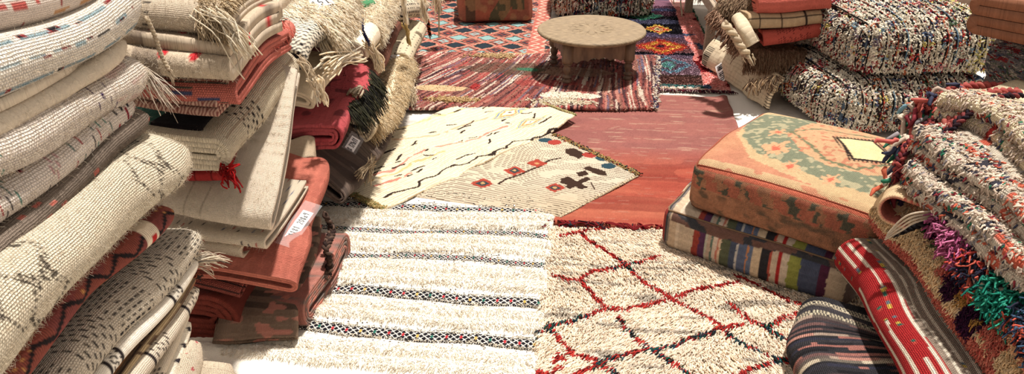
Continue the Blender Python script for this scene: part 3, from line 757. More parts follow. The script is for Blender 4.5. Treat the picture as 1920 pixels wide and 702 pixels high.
def pur_bits():
    r = np.random.default_rng(19); n = 500; x = r.uniform(.42, .93, n); P = np.c_[x, 4.28+r.normal(size=n)*.004, np.full(n, .012)]
    tubes('fringe', tuft_paths(P, unit(np.c_[r.normal(size=n)*.7, -np.ones(n)*.8, np.full(n, .4)]), .035*r.uniform(.4, 1.2, n), (0, 0, -.4), 5, .004), .0022,
          pick(n, [(120, 26, 40), (84, 30, 60), (226, 206, 190), (40, 30, 40)], [4, 3, 2, 2], 8), pur.o)
    P, C, s, t, _ = fsample(pur, 26000, 6, 0, 1, 0, .8); n = len(P)
    D = unit(np.c_[r.normal(size=n)*.4, r.normal(size=n)*.3-.5, np.full(n, .8)])
    tubes('cut_pile', tuft_paths(P, D, .013, (0, -.2, -.3), 3), .0026, C*(1+r.normal(size=(n, 1))*.12), pur.o, YARN, 3, stuff=True)
pur_bits()

# ------------------------------------------------------------------ red rag rug under the tea table
RAGN = .0
def bands_over():
    for k, (b, w) in enumerate(zip(BANDS, BW)):
        n = int(1.02/.0019); m = max(5, int(2*w/.0016)); x = np.linspace(-1.10, bx1(b)-.008, n)[:, None]+np.zeros((1, m)); v = np.linspace(-w, w, m)[None]+np.zeros((n, 1))
        y = b+wav(x, k)+v; z = .016+hband(x, y, x, y)+.0040-.0030*(np.abs(v)/w)**4
        p = (.047 if k in (1, 4, 5) else .032); a = np.abs(v)/w; q = fr(x/p); tri = np.abs(q-.5)*2; ci = np.floor(x/p+.5)+k*3
        dk, wt = lin((22, 20, 28)), lin((226, 220, 208)); c = np.broadcast_to(dk, x.shape+(3,)).copy()
        wob = (vn(x*160, y*160, 4)-.5)*.12; aa = a*1.15
        for q_, w_ in ((tri, .085), (1-tri, .085)): c = np.where((np.abs(aa-q_+wob) < w_)[..., None], wt, c)
        pal = np.array([lin(q_) for q_ in [(186, 36, 44), (206, 156, 60), (24, 100, 84), (186, 36, 44)]])
        c = np.where(((aa < .40) & (np.abs(fr(x/p+.5)-.5)*2.2+aa*.6 < .26))[..., None], pal[ci.astype(int) % 4], c)
        c = np.where((a > .86)[..., None], np.where((fr(x/.008) < .35)[..., None], wt*.8, dk), c)
        if k == 0: c = np.where((fr(x/.011+v*70) < .45)[..., None], wt*.85, dk)
        mk('woven_band', np.stack([x, y, z], -1), grid_faces(n, m), FINE, handira.o, col=c, st=np.stack([x, y, 0*x], -1))
bands_over()
def col_rag(S, T, X, Y):
    x = X+.55*(Y-4)*(X < .0)*0; 
    # woven streaks run away from the viewer, leaning to the right on the left half
    lean = np.clip((.25-X)*.9, 0, .9); u = X-lean*(Y-4.3)*.55
    u = u+.010*(vn(X*7, Y*7, 31)-.5)+.03*(vn(X*2.2, Y*2.2, 33)-.5); k = np.floor(u/.0095); h = hsh(k, np.floor(Y/.26+hsh(k, 1)*3), 5)
    pal = np.array([lin(c) for c in [(168, 84, 74), (142, 88, 78), (196, 128, 110), (104, 56, 54), (226, 204, 180), (48, 40, 48), (104, 100, 122), (186, 70, 66), (160, 112, 92)]])
    w = np.array([.20, .17, .12, .10, .13, .12, .05, .05, .06]); C = pal[np.searchsorted(np.cumsum(w)/w.sum(), h).clip(0, 8)]
    C = mix(C, lin((140, 66, 56)), .35*(vn(X*3, Y*5, 3)))
    def blob(cx, cy, w_, h_, c, C, m=.85):
        a = ((X-cx)/w_)**2+((Y-cy)/h_)**2+.8*(vn(X*22, Y*22, 9)-.5); return mix(C, lin(c), (a < 1)*m)
    C = blob(-.38, 4.50, .33, .12, (92, 66, 50), C, .75); C = blob(-.30, 4.50, .12, .045, (96, 84, 60), C); C = blob(-.30, 4.50, .07, .03, (48, 116, 84), C)
    C = blob(-.40, 4.86, .15, .05, (206, 172, 122), C); C = blob(-.78, 4.10, .17, .05, (214, 180, 130), C); C = blob(-.03, 4.05, .17, .055, (232, 216, 190), C); C = blob(.05, 4.90, .22, .04, (214, 190, 160), C)
    C = blob(-.58, 4.14, .03, .05, (170, 28, 30), C); C = blob(.02, 4.47, .22, .10, (176, 132, 104), C, .6); C = blob(.10, 4.72, .25, .09, (104, 44, 36), C, .7); C = blob(-.2, 4.25, .2, .06, (168, 48, 42), C, .5)
    return C
def ragp(x, y): return PZ(x, y, .025)
rag = flat('red_rag_rug', 'worn red rag rug of mixed stripes lying beneath the tea table', ragp(740, 205), ragp(1226, 207), ragp(1232, 108), ragp(775, 98), res=.0055, z=.020, th=.012, colf=col_rag, mat=PLAIN,
           hf=lambda S, T, X, Y: .010*vn(X*5, Y*5, 5)+.006*vn(X*12, Y*4, 8))
def rag_bits():
    P, C, s, t, r = fsample(rag, 17000, 16); n = len(P)
    lean = np.clip((.25-P[:, 0])*.9, 0, .9)*.55
    D = unit(np.c_[lean*-1+r.normal(size=n)*.25, -np.ones(n)+r.normal(size=n)*.3, .45+.2*r.normal(size=n)])
    tubes('rag_tufts', tuft_paths(P-[0, 0, .002], D, .015*r.uniform(.6, 1.3, n), (0, 0, -.45), 4, .003), .0028*np.array([.8, 1.1, 1, .5]), C*(1+r.normal(size=(n, 1))*.2), rag.o, RAG, 3, stuff=True)
    # bushy ends: cream clumps at the near edge, and the bound right edge
    for cx, cy, w_, h_, cc, m in [(1055, 192, .13, .04, [(236, 222, 196), (216, 200, 170)], 500), (850, 187, .13, .03, [(214, 180, 130), (196, 160, 104)], 350), (925, 105, .12, .03, [(206, 172, 122)], 260), (1110, 108, .12, .03, [(214, 196, 170)], 200)]:
        p = PZ(cx, cy, .04); P = p+r.normal(size=(m, 3))*[w_*.55, h_*.6, 0]; P[:, 2] = .040
        D = unit(np.c_[r.normal(size=m), r.normal(size=m)-.4, np.full(m, .9)])
        tubes('wool_clump', tuft_paths(P, D, .024, (0, 0, -.5), 4, .005), .004, pick(m, cc, seed=3), rag.o, YARN, 4, stuff=True)
    m = 420; s_ = r.random(m); a, b = ragp(1226, 207), ragp(1232, 108)
    P = a+(b-a)*s_[:, None]+r.normal(size=(m, 3))*[.008, .004, 0]; P[:, 2] = .036
    D = unit(np.c_[r.normal(size=m)*.6+.5, r.normal(size=m), np.full(m, .6)])
    tubes('bound_edge', tuft_paths(P, D, .022, (0, 0, -.5), 4, .004), .004, pick(m, [(190, 170, 150), (60, 60, 92), (206, 190, 170), (110, 60, 60)], None, 3), rag.o, RAG, 4, stuff=True)
rag_bits()
# ================================================================== low round tea table
WOOD = plain_mat('weathered_brown_wood', (104, 84, 58), .7, bump=.0016, scale=22, c2=(148, 124, 90), stretch=(1, 7, 1))
WOODD = plain_mat('dark_turned_wood', (84, 60, 44), .6, bump=.001, scale=30, c2=(122, 92, 66), stretch=(1, 1, .3))
def lathe(prof, n=32):
    prof = np.array(prof, float); a = np.arange(n)*2*pi/n
    V = np.stack([prof[:, 0][:, None]*np.cos(a), prof[:, 0][:, None]*np.sin(a), prof[:, 1][:, None]+0*a], -1)
    m = len(prof); i = np.arange(m-1)[:, None]*n; j = np.arange(n)[None]; j2 = (j+1) % n
    return V.reshape(-1, 3), np.stack([i+j, i+j2, i+n+j2, i+n+j], -1).reshape(-1, 4)
def tea_table():
    cx, cy, zt, R = .087, 4.49, .312, .328
    rz = radians(14)
    e = bpy.data.objects.new('tea_table', None); COL.objects.link(e); e.location = (cx, cy, .04); e['_o'] = [cx, cy, .04]
    tag(e, 'low round wooden tea table with carved top on turned legs', 'table')
    org = np.array([cx, cy, 0.])
    prof = [(1e-4, zt), (.04, zt-.0008), (.045, zt), (.085, zt), (.088, zt-.001), (.10, zt-.001), (.103, zt), (.19, zt), (.193, zt-.0012), (.197, zt-.0012), (.20, zt), (.30, zt), (.303, zt-.0014), (.312, zt-.0014), (.315, zt), (R-.006, zt), (R, zt-.006), (R+.002, zt-.014), (R-.004, zt-.022), (R-.012, zt-.026), (.2, zt-.026), (1e-4, zt-.026)]
    V, F = lathe(prof, 96); mk('tabletop', V+org, F, WOOD, e)
    # carved rosette: low petals round the centre
    Q = []
    for k in range(12):
        a = k*pi/6; t = np.linspace(0, pi, 9); rr = .05+.04*np.sin(t); aa = a+(.22)*np.cos(t)
        Q.append(np.stack([rr*np.cos(aa)*1.5, rr*np.sin(aa)*1.5, np.full(9, zt-.0002)], 1)+org)
    for k in range(12):
        a = k*pi/6+.26; t = np.linspace(.045, .15, 9); Q.append(np.stack([t*np.cos(a), t*np.sin(a), np.full(9, zt-.0002)], 1)+org)
    tubes('carved_rosette', np.array(Q), .0016, np.tile(lin((176, 160, 120)), (24, 1)), e, WOOD, 4)
    c, s = cos(rz), sin(rz); Rm = np.array([[c, -s, 0], [s, c, 0], [0, 0, 1]])
    h = .20
    for k in range(4):        # apron boards with a scalloped lower edge
        a = k*pi/2; ca, sa = cos(a), sin(a); Ra = np.array([[ca, -sa, 0], [sa, ca, 0], [0, 0, 1]])
        n = 60; x = np.linspace(-h+.02, h-.02, n); q = (x+h)/(2*h)
        lo = zt-.155+.016*np.abs(np.sin(q*pi*6))**.8+.030*np.exp(-((q-.5)/.22)**2)*.6-.012*(np.abs(q-.5) > .42)
        hi = np.full(n, zt-.022); V = []
        for y_ in (-h+.0, -h+.018): V += [np.stack([x, np.full(n, y_), lo], 1), np.stack([x, np.full(n, y_), hi], 1)]
        V = np.vstack(V) @ Ra.T @ Rm.T; i = np.arange(n-1); F = []
        for a0, b0 in ((0, n), (n, 3*n), (3*n, 2*n), (2*n, 0)): F.append(np.stack([a0+i, a0+i+1, b0+i+1, b0+i], 1))
        F = np.vstack(F+[np.array([[0, n, 3*n, 2*n], [n-1, 3*n-1, 4*n-1, 2*n-1]])])
        mk('apron', V+org, F, WOODD, e, smooth=False)
    leg = [(1e-4, .036), (.018, .036), (.025, .044), (.027, .056), (.018, .066), (.016, .070), (.027, .076), (.027, .083), (.016, .090), (.018, .100), (.025, .122), (.024, .136), (.016, .148), (.027, .153), (.027, .159), (.020, .162), (.034, .165), (.034, .180), (.034, zt-.03), (1e-4, zt-.03)]
    V, F = lathe(leg, 20)
    for k in range(4):
        a = pi/4+k*pi/2; p = np.array([cos(a), sin(a), 0])*(h-.012)*1.414 @ Rm.T
        mk('leg', V+org+p, F, WOODD, e)
tea_table()

# ================================================================== poufs
def rbox(hx, hy, z0, z1, r, bulge, res, flatb=.2):
    """six soft faces; returns list of (P, N, faceid, u, v) grids"""
    hz = (z1-z0)/2; zc = (z0+z1)/2; out = []
    H = np.array([hx, hy, hz]); r = np.broadcast_to(r, 3)
    for ax in range(3):
        for sg in (1, -1):
            u_, v_ = [(1, 2), (0, 2), (0, 1)][ax]
            nu, nv = max(6, int(2*H[u_]/res)), max(6, int(2*H[v_]/res))
            u = np.linspace(-1, 1, nu)[:, None]+np.zeros((1, nv)); v = np.linspace(-1, 1, nv)[None]+np.zeros((nu, 1))
            p = np.zeros((nu, nv, 3)); p[..., ax] = sg*H[ax]; p[..., u_] = u*H[u_]; p[..., v_] = v*H[v_]
            rr = min(r[0], hz*.999)
            q = np.clip(p, -(H-rr), H-rr); d = unit(p-q); P = q+d*rr
            b = bulge*(1-u**2)*(1-v**2)*(flatb if (ax == 2 and sg < 0) else 1.)*(1 if ax == 2 else .8)
            # sides belly out and lean in at the seams
            P = P+d*b[..., None]
            P[..., 2] += zc
            out.append((P, d, (ax, sg), u, v))
    return out
def pouf(name, label, corner, ang, w, d, z0, z1, r, bulge, colf, mat, res=.006, sag=None, amp=.004, piping=None, tiltv=(0, 0)):
    """corner = the near-left bottom corner; local x runs along ang, local y away"""
    c, s = cos(ang), sin(ang); ex = np.array([c, s, 0]); ey = np.array([-s, c, 0])
    ctr = np.array([corner[0], corner[1], 0])+ex*w/2+ey*d/2
    G = rbox(w/2, d/2, z0, z1, r, bulge, res); V, F, CC, ST = [], [], [], []; off = 0; faces = {}
    for P, n, fid, u, v in G:
        x, y, z = P[..., 0], P[..., 1], P[..., 2].copy()
        if sag is not None: z = z+sag(x/(w/2), y/(d/2), (z-z0)/(z1-z0))
        z = z+tiltv[0]*x+tiltv[1]*y
        Pw = ctr+x[..., None]*ex+y[..., None]*ey; Pw[..., 2] = z
        Pw = warp(Pw, amp)
        nw = n[..., 0:1]*ex+n[..., 1:2]*ey+n[..., 2:3]*np.array([0, 0, 1.])
        a, b = [(y, z), (x, z), (x, y)][fid[0]]
        C = colf(fid, x, y, P[..., 2], Pw)
        V.append(Pw.reshape(-1, 3)); CC.append(C.reshape(-1, 3)); ST.append(np.stack([a, b, 0*a], -1).reshape(-1, 3))
        F.append(grid_faces(P.shape[0], P.shape[1], off=off)); off += P.shape[0]*P.shape[1]
        faces[fid] = (Pw, nw, x, y, P[..., 2], C)
    o = mk(name, np.vstack(V), np.vstack(F), mat, None, col=np.vstack(CC), st=np.vstack(ST)); tag(o, label, 'pouf')
    p = Cloth(); p.o = o; p.faces = faces; p.ctr = ctr; p.ex = ex; p.ey = ey
    # seams: cord along the edges between faces
    if piping:
        rad, cols = piping
        for fid, row in [((1, -1), 'top'), ((0, -1), 'top'), ((1, -1), 'bot'), ((0, -1), 'bot'), ((0, 1), 'top'), ((1, 1), 'top')]:
            Pw = faces[fid][0]; e = Pw[:, -1] if row == 'top' else Pw[:, 0]; nn = faces[fid][1][:, -1 if row == 'top' else 0]
            Q = (e+nn*rad*.5)[None]; oo = tubes('piping', Q, rad, np.array([lin(cols[0 if row == 'top' else 1])]), o, YARN, 6)
    return p

# world -> local frame of the big pouf, so that its woven top pattern sits where it is woven
BPc, BPa, BPw, BPd = np.array([.425, 2.475]), math.atan2(2.10-2.475, .985-.425), .675, .66
def bpl(x, y):
    p = PZ(x, y, .405)[:2]-BPc; c, s = cos(BPa), sin(BPa); return (p[0]*c+p[1]*s-BPw/2, -p[0]*s+p[1]*c-BPd/2)
def L2(l): return [bpl(x, y) for x, y in l]
GREEN = L2([(1395, 232), (1432, 212), (1500, 222), (1560, 226), (1620, 244), (1690, 262), (1760, 300), (1760, 350), (1650, 372), (1560, 352), (1480, 318), (1420, 296), (1395, 265)])
OUTB = L2([(1382, 255), (1430, 204), (1530, 215), (1640, 236), (1740, 262), (1800, 300), (1760, 372), (1660, 392), (1560, 366), (1462, 326), (1405, 300)])
GUARD = L2([(1470, 268), (1520, 232), (1600, 240), (1680, 262), (1760, 300), (1700, 340), (1620, 338), (1545, 322), (1500, 300)])
DIAO = L2([(1562, 274), (1634, 270), (1676, 317), (1594, 313)])
BAND1 = L2([(1480, 262), (1530, 252), (1640, 262), (1720, 310), (1600, 330), (1545, 315)])
STARS = [(1455, 292, .05), (1485, 322, .035), (1455, 262, .035), (1540, 228, .03), (1560, 345, .03)]
def col_big(fid, x, y, z, Pw):
    sh = x.shape
    if fid == (2, 1):
        jx = x+(vn(x*90, y*90, 3)-.5)*.014; jy = y+(vn(x*90, y*90, 5)-.5)*.014
        C = vary(full(x, (190, 118, 90)), x, y, .12); C = mix(C, lin((206, 148, 100)), vn(x*9, y*9, 4)*.5)
        C = np.where(inpoly(jx, jy, OUTB)[..., None], lin((196, 162, 116)), C)
        g = inpoly(jx, jy, GREEN); C = np.where(g[..., None], lin((118, 122, 96)), C)
        C = np.where((g & (vn(x*60, y*60, 9) > .62))[..., None], lin((166, 156, 120)), C)
        C = np.where(inpoly(jx, jy, GUARD)[..., None], lin((194, 150, 108)), C); C = np.where((inpoly(jx, jy, GUARD) & (vn(x*70, y*70, 19) > .7))[..., None], lin((186, 116, 84)), C)
        C = np.where((pdist(jx, jy, BAND1+BAND1[:1]) < .006)[..., None], lin((110, 110, 78)), C)
        for a, b, r_ in STARS:
            px, py = bpl(a, b); q = np.abs(jx-px)/r_+np.abs(jy-py)/r_*(1+.5*np.sin(8*np.arctan2(jy-py, jx-px))); C = np.where((q < 1)[..., None], lin((214, 154, 110)), C); C = np.where((q < .4)[..., None], lin((206, 96, 70)), C)
        ins = inpoly(x, y, DIAO); C = np.where(ins[..., None], lin((226, 200, 140)), C)
        d = pdist(x, y, DIAO+DIAO[:1]); e = (fr((x+y*.6)/.017) < .45)
        C = np.where(((d < .0055) | ((d < .018) & e & ~ins))[..., None], lin((44, 30, 26)), C)
        C = mix(C, lin((196, 164, 118)), (np.abs(y+BPd/2-.025) < .018)*.8*(vn(x*30, y*60, 3) > .25))
        return vary(C, x, y, .10, 220)
    a = y if fid[0] == 0 else x
    zz = (z-.2)/.2
    C = full(x, (164, 110, 78)); C = mix(C, lin((120, 82, 60)), vn(a*12, z*16, 4)*.9); C = mix(C, lin((186, 120, 84)), vn(a*50, z*50, 8)*.5); a = a+(vn(a*70, z*70, 2)-.5)*.016; z = z+(vn(a*70, z*70, 5)-.5)*.016
    up = (zz > .52+.08*vn(a*9, z*0, 2)) & (zz < .93); a0 = a; a = a+.02*np.floor(z*28)
    i = np.floor(a/.043); ch = (vn(a*23, z*20, 6) > .48)
    C = np.where((up & (fr(a/.086) < .5))[..., None], lin((170, 92, 68)), C); C = np.where((up & ch & (fr(a/.086) > .55))[..., None], lin((82, 78, 62)), C)
    C = mix(C, lin((84, 72, 56)), np.clip((vn(a*26, z*34, 11)-.55)*4, 0, 1)*(zz < .55)*.8)
    C = np.where((zz > .95)[..., None], lin((176, 84, 60)), C)
    return vary(C, a, z, .22, 260)
big = pouf('square_pouf', 'large square pouf of faded orange and green rug cloth with a black-edged diamond', BPc, BPa, BPw, BPd, .205, .415, .045, .022, col_big, PILE, res=.0042, amp=.004,
           piping=(.0022, [(160, 80, 56), (120, 80, 60)]), sag=lambda x, y, z: -.012*(x**2+y**2)*z)

STR = [(0, 45, (196, 176, 150)), (45, 58, (150, 50, 44)), (58, 68, (60, 54, 58)), (68, 80, (60, 58, 64)), (80, 88, (120, 108, 100)), (88, 112, (190, 164, 134)), (112, 122, (206, 186, 160)), (122, 170, (188, 166, 140)), (170, 188, (150, 56, 44)), (188, 208, (84, 44, 78)),
       (208, 214, (170, 170, 150)), (214, 226, (176, 150, 130)), (226, 232, (88, 110, 96)), (232, 244, (200, 180, 160)), (244, 250, (190, 110, 90)), (250, 256, (206, 180, 150)), (256, 282, (84, 90, 66)), (282, 300, (66, 76, 98)), (300, 306, (180, 176, 170)), (306, 330, (84, 96, 124)),
       (330, 334, (190, 120, 70)), (334, 346, (90, 104, 130)), (346, 370, (196, 172, 140)), (370, 396, (44, 42, 46)), (396, 402, (176, 70, 54)), (402, 418, (196, 172, 146)), (418, 428, (176, 34, 34)), (428, 448, (200, 180, 156)), (448, 480, (140, 144, 60)), (480, 530, (72, 80, 104)),
       (530, 552, (84, 36, 62)), (552, 600, (190, 168, 140)), (600, 640, (110, 90, 80)), (640, 700, (160, 140, 110))]
def col_str(fid, x, y, z, Pw):
    f = (x+SW/2)/SW
    k = 60+f*560
    if fid[0] == 0: k = 60-(y+SD/2)/SD*200 if fid[1] < 0 else 620+(y+SD/2)*200; k = np.where(k < 45, 45+fr(k/60)*60, k)
    k = k+(vn(x*60, z*60+y*60, 3)-.5)*4
    C = full(x, (190, 168, 140))
    for a, b, c in STR: C = np.where(((k >= a) & (k < b))[..., None], lin(c), C)
    if fid[0] != 2:
        up = z > .160+.01*np.sin(x*9); pat = (vn(x*30+y*30, z*20, 5) > .5)
        C = np.where((up & (np.broadcast_to(f, x.shape) > .06))[..., None], np.where(pat[..., None], lin((112, 78, 66)), lin((58, 58, 62))), C)
    return vary(C, x+y, z, .16, 240)
SW, SD = .70, .62
stp = pouf('striped_pouf', 'multicoloured striped flatweave pouf squashed under the orange one', (.345, 2.485), math.atan2(-.315, .53), SW, SD, .012, .200, .05, .02, col_str, RIB, res=.0042,
           piping=(.003, [(150, 120, 90), (206, 184, 150)]), sag=lambda x, y, z: .01*np.clip(-x-.8, 0, 1))

# rag poufs --------------------------------------------------------------------------------------
RAGC = [(232, 222, 200), (214, 200, 176), (190, 176, 152), (60, 48, 48), (150, 34, 42), (196, 60, 50), (84, 100, 132), (120, 146, 160), (84, 110, 78), (206, 110, 66), (206, 130, 130), (44, 50, 84), (206, 186, 96), (110, 90, 100)]
RAGW = [13, 10, 5, 3, 2.0, 1.5, 1.2, 1.2, .6, 1.1, .9, .8, .5, .8]
def col_ragp(fid, x, y, z, Pw):
    s = x if fid[0] != 0 else y
    p = .052; k = np.floor(s/p+.5); f = fr(s/p+.5)
    C = vary(full(x, (150, 134, 116)), x+y, z, .3)
    dk = np.abs(f-.5) > .36
    h = hsh(k, k*0+fid[0]*3, 4); line = np.where((h < .7)[..., None], lin((34, 28, 30)), np.where((h < .85)[..., None], lin((170, 80, 50)), lin((90, 110, 130))))
    return np.where(dk[..., None], line, C)
def rag_cover(p, n, L, R, seed, faces=((2, 1), (1, -1), (0, -1)), pal=RAGC, w=RAGW, yel=None):
    r = np.random.default_rng(seed); PP, DD, CC, LL = [], [], [], []
    for fid in faces:
        Pw, nw, x, y, z, C = p.faces[fid]; m = int(n*(x.max()-x.min()+y.max()-y.min()+1e-3)*(1 if fid[0] == 2 else .8))
        i = r.integers(0, Pw.shape[0], m); j = r.integers(0, Pw.shape[1], m)
        s = (x if fid[0] != 0 else y)[i, j]; f = fr(s/.052+.5); k = np.floor(s/.052+.5)
        keep = (np.abs(f-.5) < .34) | (r.random(m) < .10)
        P, Nn, f, k = Pw[i, j][keep], nw[i, j][keep], f[keep], k[keep]; m = len(P)
        tdir = p.ey if fid[0] == 2 else np.array([0, 0, 1.])
        if fid[0] == 0 and fid[1] != 0: tdir = np.array([0, 0, 1.])
        D = unit(Nn*.55+tdir*(r.choice([-1, 1], m)*.6)[:, None]+r.normal(size=P.shape)*.45)
        C = pick(m, pal, w, seed+fid[0], .14)
        # runs of the same rag within a row
        a = (y if fid[0] == 2 else z)[i, j][keep]; g = hsh(k, np.floor(a/.03+hsh(k, 2)*7), seed)
        cols = np.array([lin(c) for c in pal]); ww = np.array(w, float); ww /= ww.sum(); run = cols[np.searchsorted(np.cumsum(ww), g).clip(0, len(pal)-1)]
        C = np.where((r.random(m) < .55)[:, None], run*(1+r.normal(size=(m, 1))*.1), C)
        if yel is not None:
            q = (p.ex @ (P-p.ctr).T) > yel; C = np.where((q & (r.random(m) < .35))[:, None], lin((206, 190, 104)), C)
        PP.append(P); DD.append(D); CC.append(C)
    P, D, C = np.vstack(PP), np.vstack(DD), np.vstack(CC); m = len(P)
    Q = tuft_paths(P, D, L*r.uniform(.5, 1.3, m), unit(r.normal(size=(m, 3)))*.5+np.array([0, 0, -.25]), 5, .003, seed)
    rad = R*np.array([.6, 1.2, 1.1, .9, .35])[None]*r.uniform(.55, 1.35, (m, 1))
    tubes('rag_tufts', Q, rad, C, p.o, RAG, 4, stuff=True)
    # narrow woven ribs between the rows of rags
    Q, C = [], []
    for fid in faces:
        Pw, nw, x, y, z, _ = p.faces[fid]; s = (x[:, 0] if fid[0] != 0 else y[:, 0])
        for k in np.arange(math.ceil(s.min()/.052), math.floor(s.max()/.052)+1):
            i = int(np.argmin(np.abs(s-k*.052))); row = Pw[i]+nw[i]*.009; t = np.linspace(0, len(row)-1, 24)
            for dx, c in ((-.0035, (30, 24, 26)), (.0035, [(206, 190, 160), (176, 76, 46), (96, 130, 150), (44, 38, 40), (200, 184, 160)][int(k) % 5])):
                ax = p.ex if fid[0] != 0 else p.ey
                Q.append(np.stack([np.interp(t, np.arange(len(row)), row[:, q]) for q in range(3)], 1)+ax*dx); C.append(lin(c))
    tubes('woven_ribs', np.array(Q), .0036, np.array(C), p.o, YARN, 5, stuff=True)
    # long red rags trailing over the cover
    return p
def red_trails(p, pts_list):
    for a in pts_list:
        S = crv(a, 30); S = np.stack([np.interp(np.linspace(0, 1, 30), np.linspace(0, 1, len(S)), S[:, q]) for q in range(3)], 1)
        r = np.random.default_rng(len(a)); Q = S[None]+r.normal(size=(3, 30, 3))*.003+r.normal(size=(3, 1, 3))*.004
        tubes('red_rag', Q, .0045, pick(3, [(150, 26, 36), (170, 34, 40), (120, 20, 30)], seed=4), p.o, RAG, 5)
g2 = pouf('rag_pouf', 'shaggy pouf of white and coloured rags, the lower of the pair behind the orange pouf', (1.30, 3.60), radians(12), .86, .80, .02, .285, .10, .03, col_ragp, PLAIN, res=.008, sag=lambda x, y, z: 0*x)
rag_cover(g2, 15000, .014, .0042, 21)
g1 = pouf('rag_pouf', 'shaggy pouf of white and coloured rags stacked on top of another', (1.385, 3.70), radians(9), .74, .74, .315, .575, .085, .035, col_ragp, PLAIN, res=.008)
rag_cover(g1, 15000, .014, .0042, 22, yel=.2)
f2 = pouf('rag_pouf', 'speckled rag pouf standing behind the tea table', (-.17, 5.86), radians(4), .74, .66, .018, .30, .09, .03, col_ragp, PLAIN, res=.012)
rag_cover(f2, 6500, .020, .005, 23, faces=((2, 1), (1, -1), (0, -1), (0, 1)))

def col_f1(fid, x, y, z, Pw):
    a = x if fid[0] != 0 else y
    C = full(x, (178, 92, 66)); C = mix(C, lin((140, 86, 66)), vn(a*9, z*12+y*7, 4)*.8)
    g = np.abs(a-.06-.5*(z-.15)) < .05+.06*vn(a*8, z*9, 3); g2_ = (np.abs(a-.17) < .05) & (z > .12)
    C = np.where((g | g2_)[..., None], lin((88, 84, 58)), C); C = np.where((np.abs(a+.19) < .035)[..., None], lin((96, 70, 52)), C)
    C = mix(C, lin((176, 130, 84)), ((vn(a*22, z*22, 7) > .66))*.5)
    return vary(C, a, z, .16, 150)
f1 = pouf('orange_pouf', 'rust orange pouf with dark green patches at the far end of the aisle', (-.905, 5.60), radians(9), .56, .56, .016, .30, .05, .02, col_f1, PILE, res=.007, piping=(.004, [(150, 70, 50), (120, 44, 40)]))
# ================================================================== the tall near left pile: folds face the aisle
GA = 'rugs folded in the tall near left pile'
CR = (224, 208, 184); WH = (236, 224, 206); BK = (40, 32, 32); BE = (206, 186, 156); GY = (176, 156, 136)
def nose(far, near_, X, X2=None, ext=.42, T=None):
    """line of a fold from its far end towards the viewer, on the aisle face X"""
    a = PX(*far, X); b = PX(*near_, X2 or X); d = b-a
    return [a, a+d*.5, b, b+d/np.linalg.norm(d)*ext]
def base(c, k=.06): return lambda U, V: vary(full(U, c), U, V, k)
def stripes_u(C, U, V, specs, s=1):
    for u0, w, c, br in specs:      # thin stripes along the cloth; br = how broken
        uu = U-u0+.004*(vn(V*18, V*0+u0*50, 3)-.5)
        C = np.where(((np.abs(uu) < w) & (vn(V*60, V*0+u0*90, s) > br))[..., None], lin(c), C)
    return C
def c_pinkstripe(U, V):
    C = vary(full(U, (228, 208, 190)), U, V, .06)
    C = stripes_u(C, U, V, [(u, w, c, b) for u, w, c, b in [(-.085, .004, (196, 60, 56), .3), (-.06, .003, (120, 130, 110), .5), (-.035, .005, (204, 80, 70), .25), (-.01, .003, (206, 150, 100), .5), (.015, .006, (206, 90, 80), .3),
            (.035, .003, (100, 90, 90), .6), (.06, .005, (196, 60, 60), .3), (.085, .003, (170, 110, 110), .4), (.11, .006, (206, 84, 76), .3), (.14, .004, (170, 50, 50), .3), (.17, .006, (206, 84, 76), .3)]])
    d, _ = dashes(U, V, .05, .012, .3, .5, .10, 4); return np.where(d[..., None], lin((170, 40, 44)), C)
def c_blue(U, V):
    C = vary(full(U, WH), U, V, .05)
    C = stripes_u(C, U, V, [(-.052, .0035, (140, 170, 176), .25), (-.018, .004, (136, 160, 170), .3), (.016, .003, (150, 172, 176), .42), (.05, .0035, (140, 166, 172), .3), (.085, .003, (150, 170, 176), .4)])
    k = np.minimum(np.minimum(np.abs(U+.052), np.abs(U+.018)), np.minimum(np.abs(U-.05), np.abs(U-.016)))
    j = vn(V*34, np.round(U*30)*3, 8); C = np.where(((k < .005) & (j > .78))[..., None], np.where((j > .86)[..., None], lin((40, 36, 40)), lin((150, 50, 50))), C)
    return C
def c_purpledash(U, V):
    C = vary(full(U, (228, 212, 194)), U, V, .05)
    d, h = dashes(U, V, .035, .022, .42, .22, .75, 5)
    C = np.where((d & near(V, .19, .04) & (U > -.05) & (U < .05))[..., None], lin((70, 46, 92)), C)
    C = np.where((d & near(V, .60, .10) & (U < .02) & (h < .5))[..., None], lin((66, 140, 120)), C); C = np.where((d & near(V, .62, .10) & (U < .02) & (h >= .5))[..., None], lin((196, 70, 66)), C)
    m = (vn(V*22, U*60, 4) > .74) & near(V, .10, .07); C = mix(C, lin((206, 150, 140)), m*.5)
    C = mix(C, lin((190, 172, 160)), (fr(V/.016) < .18)*.45)
    return C
def c_multidash(U, V):
    C = vary(full(U, (230, 214, 198)), U, V, .05)
    d, h = dashes(U, V, .045, .0125, .55, .45, .8, 6, .5)
    pal = np.array([lin(c) for c in [(40, 36, 46), (60, 136, 118), (186, 50, 56), (40, 40, 48), (96, 120, 110), (150, 36, 50)]])
    k = pal[(h*29).astype(int) % 6]; zone = (near(V, .16, .13) | near(V, .44, .10) | near(V, .66, .08) | near(V, .9, .1))
    C = np.where((d & zone & (hsh(np.floor(V/.0125), 5, 2) < .8))[..., None], k, C)
    d2, h2 = dashes(U, V, .03, .008, .5, .5, .25, 16); return np.where((d2 & ~zone)[..., None], lin((206, 150, 150)), C)
def c_darkgrey(U, V):
    C = vary(full(U, (104, 90, 78)), U, V, .3, 240, 3, 50); C = mix(C, lin((140, 122, 106)), vn(U*80, V*9, 4)*.6)
    d, h = dashes(V, U, .05, .014, .35, .4, .16, 6); return np.where(d[..., None], lin((206, 96, 80)), C)
TRI = []
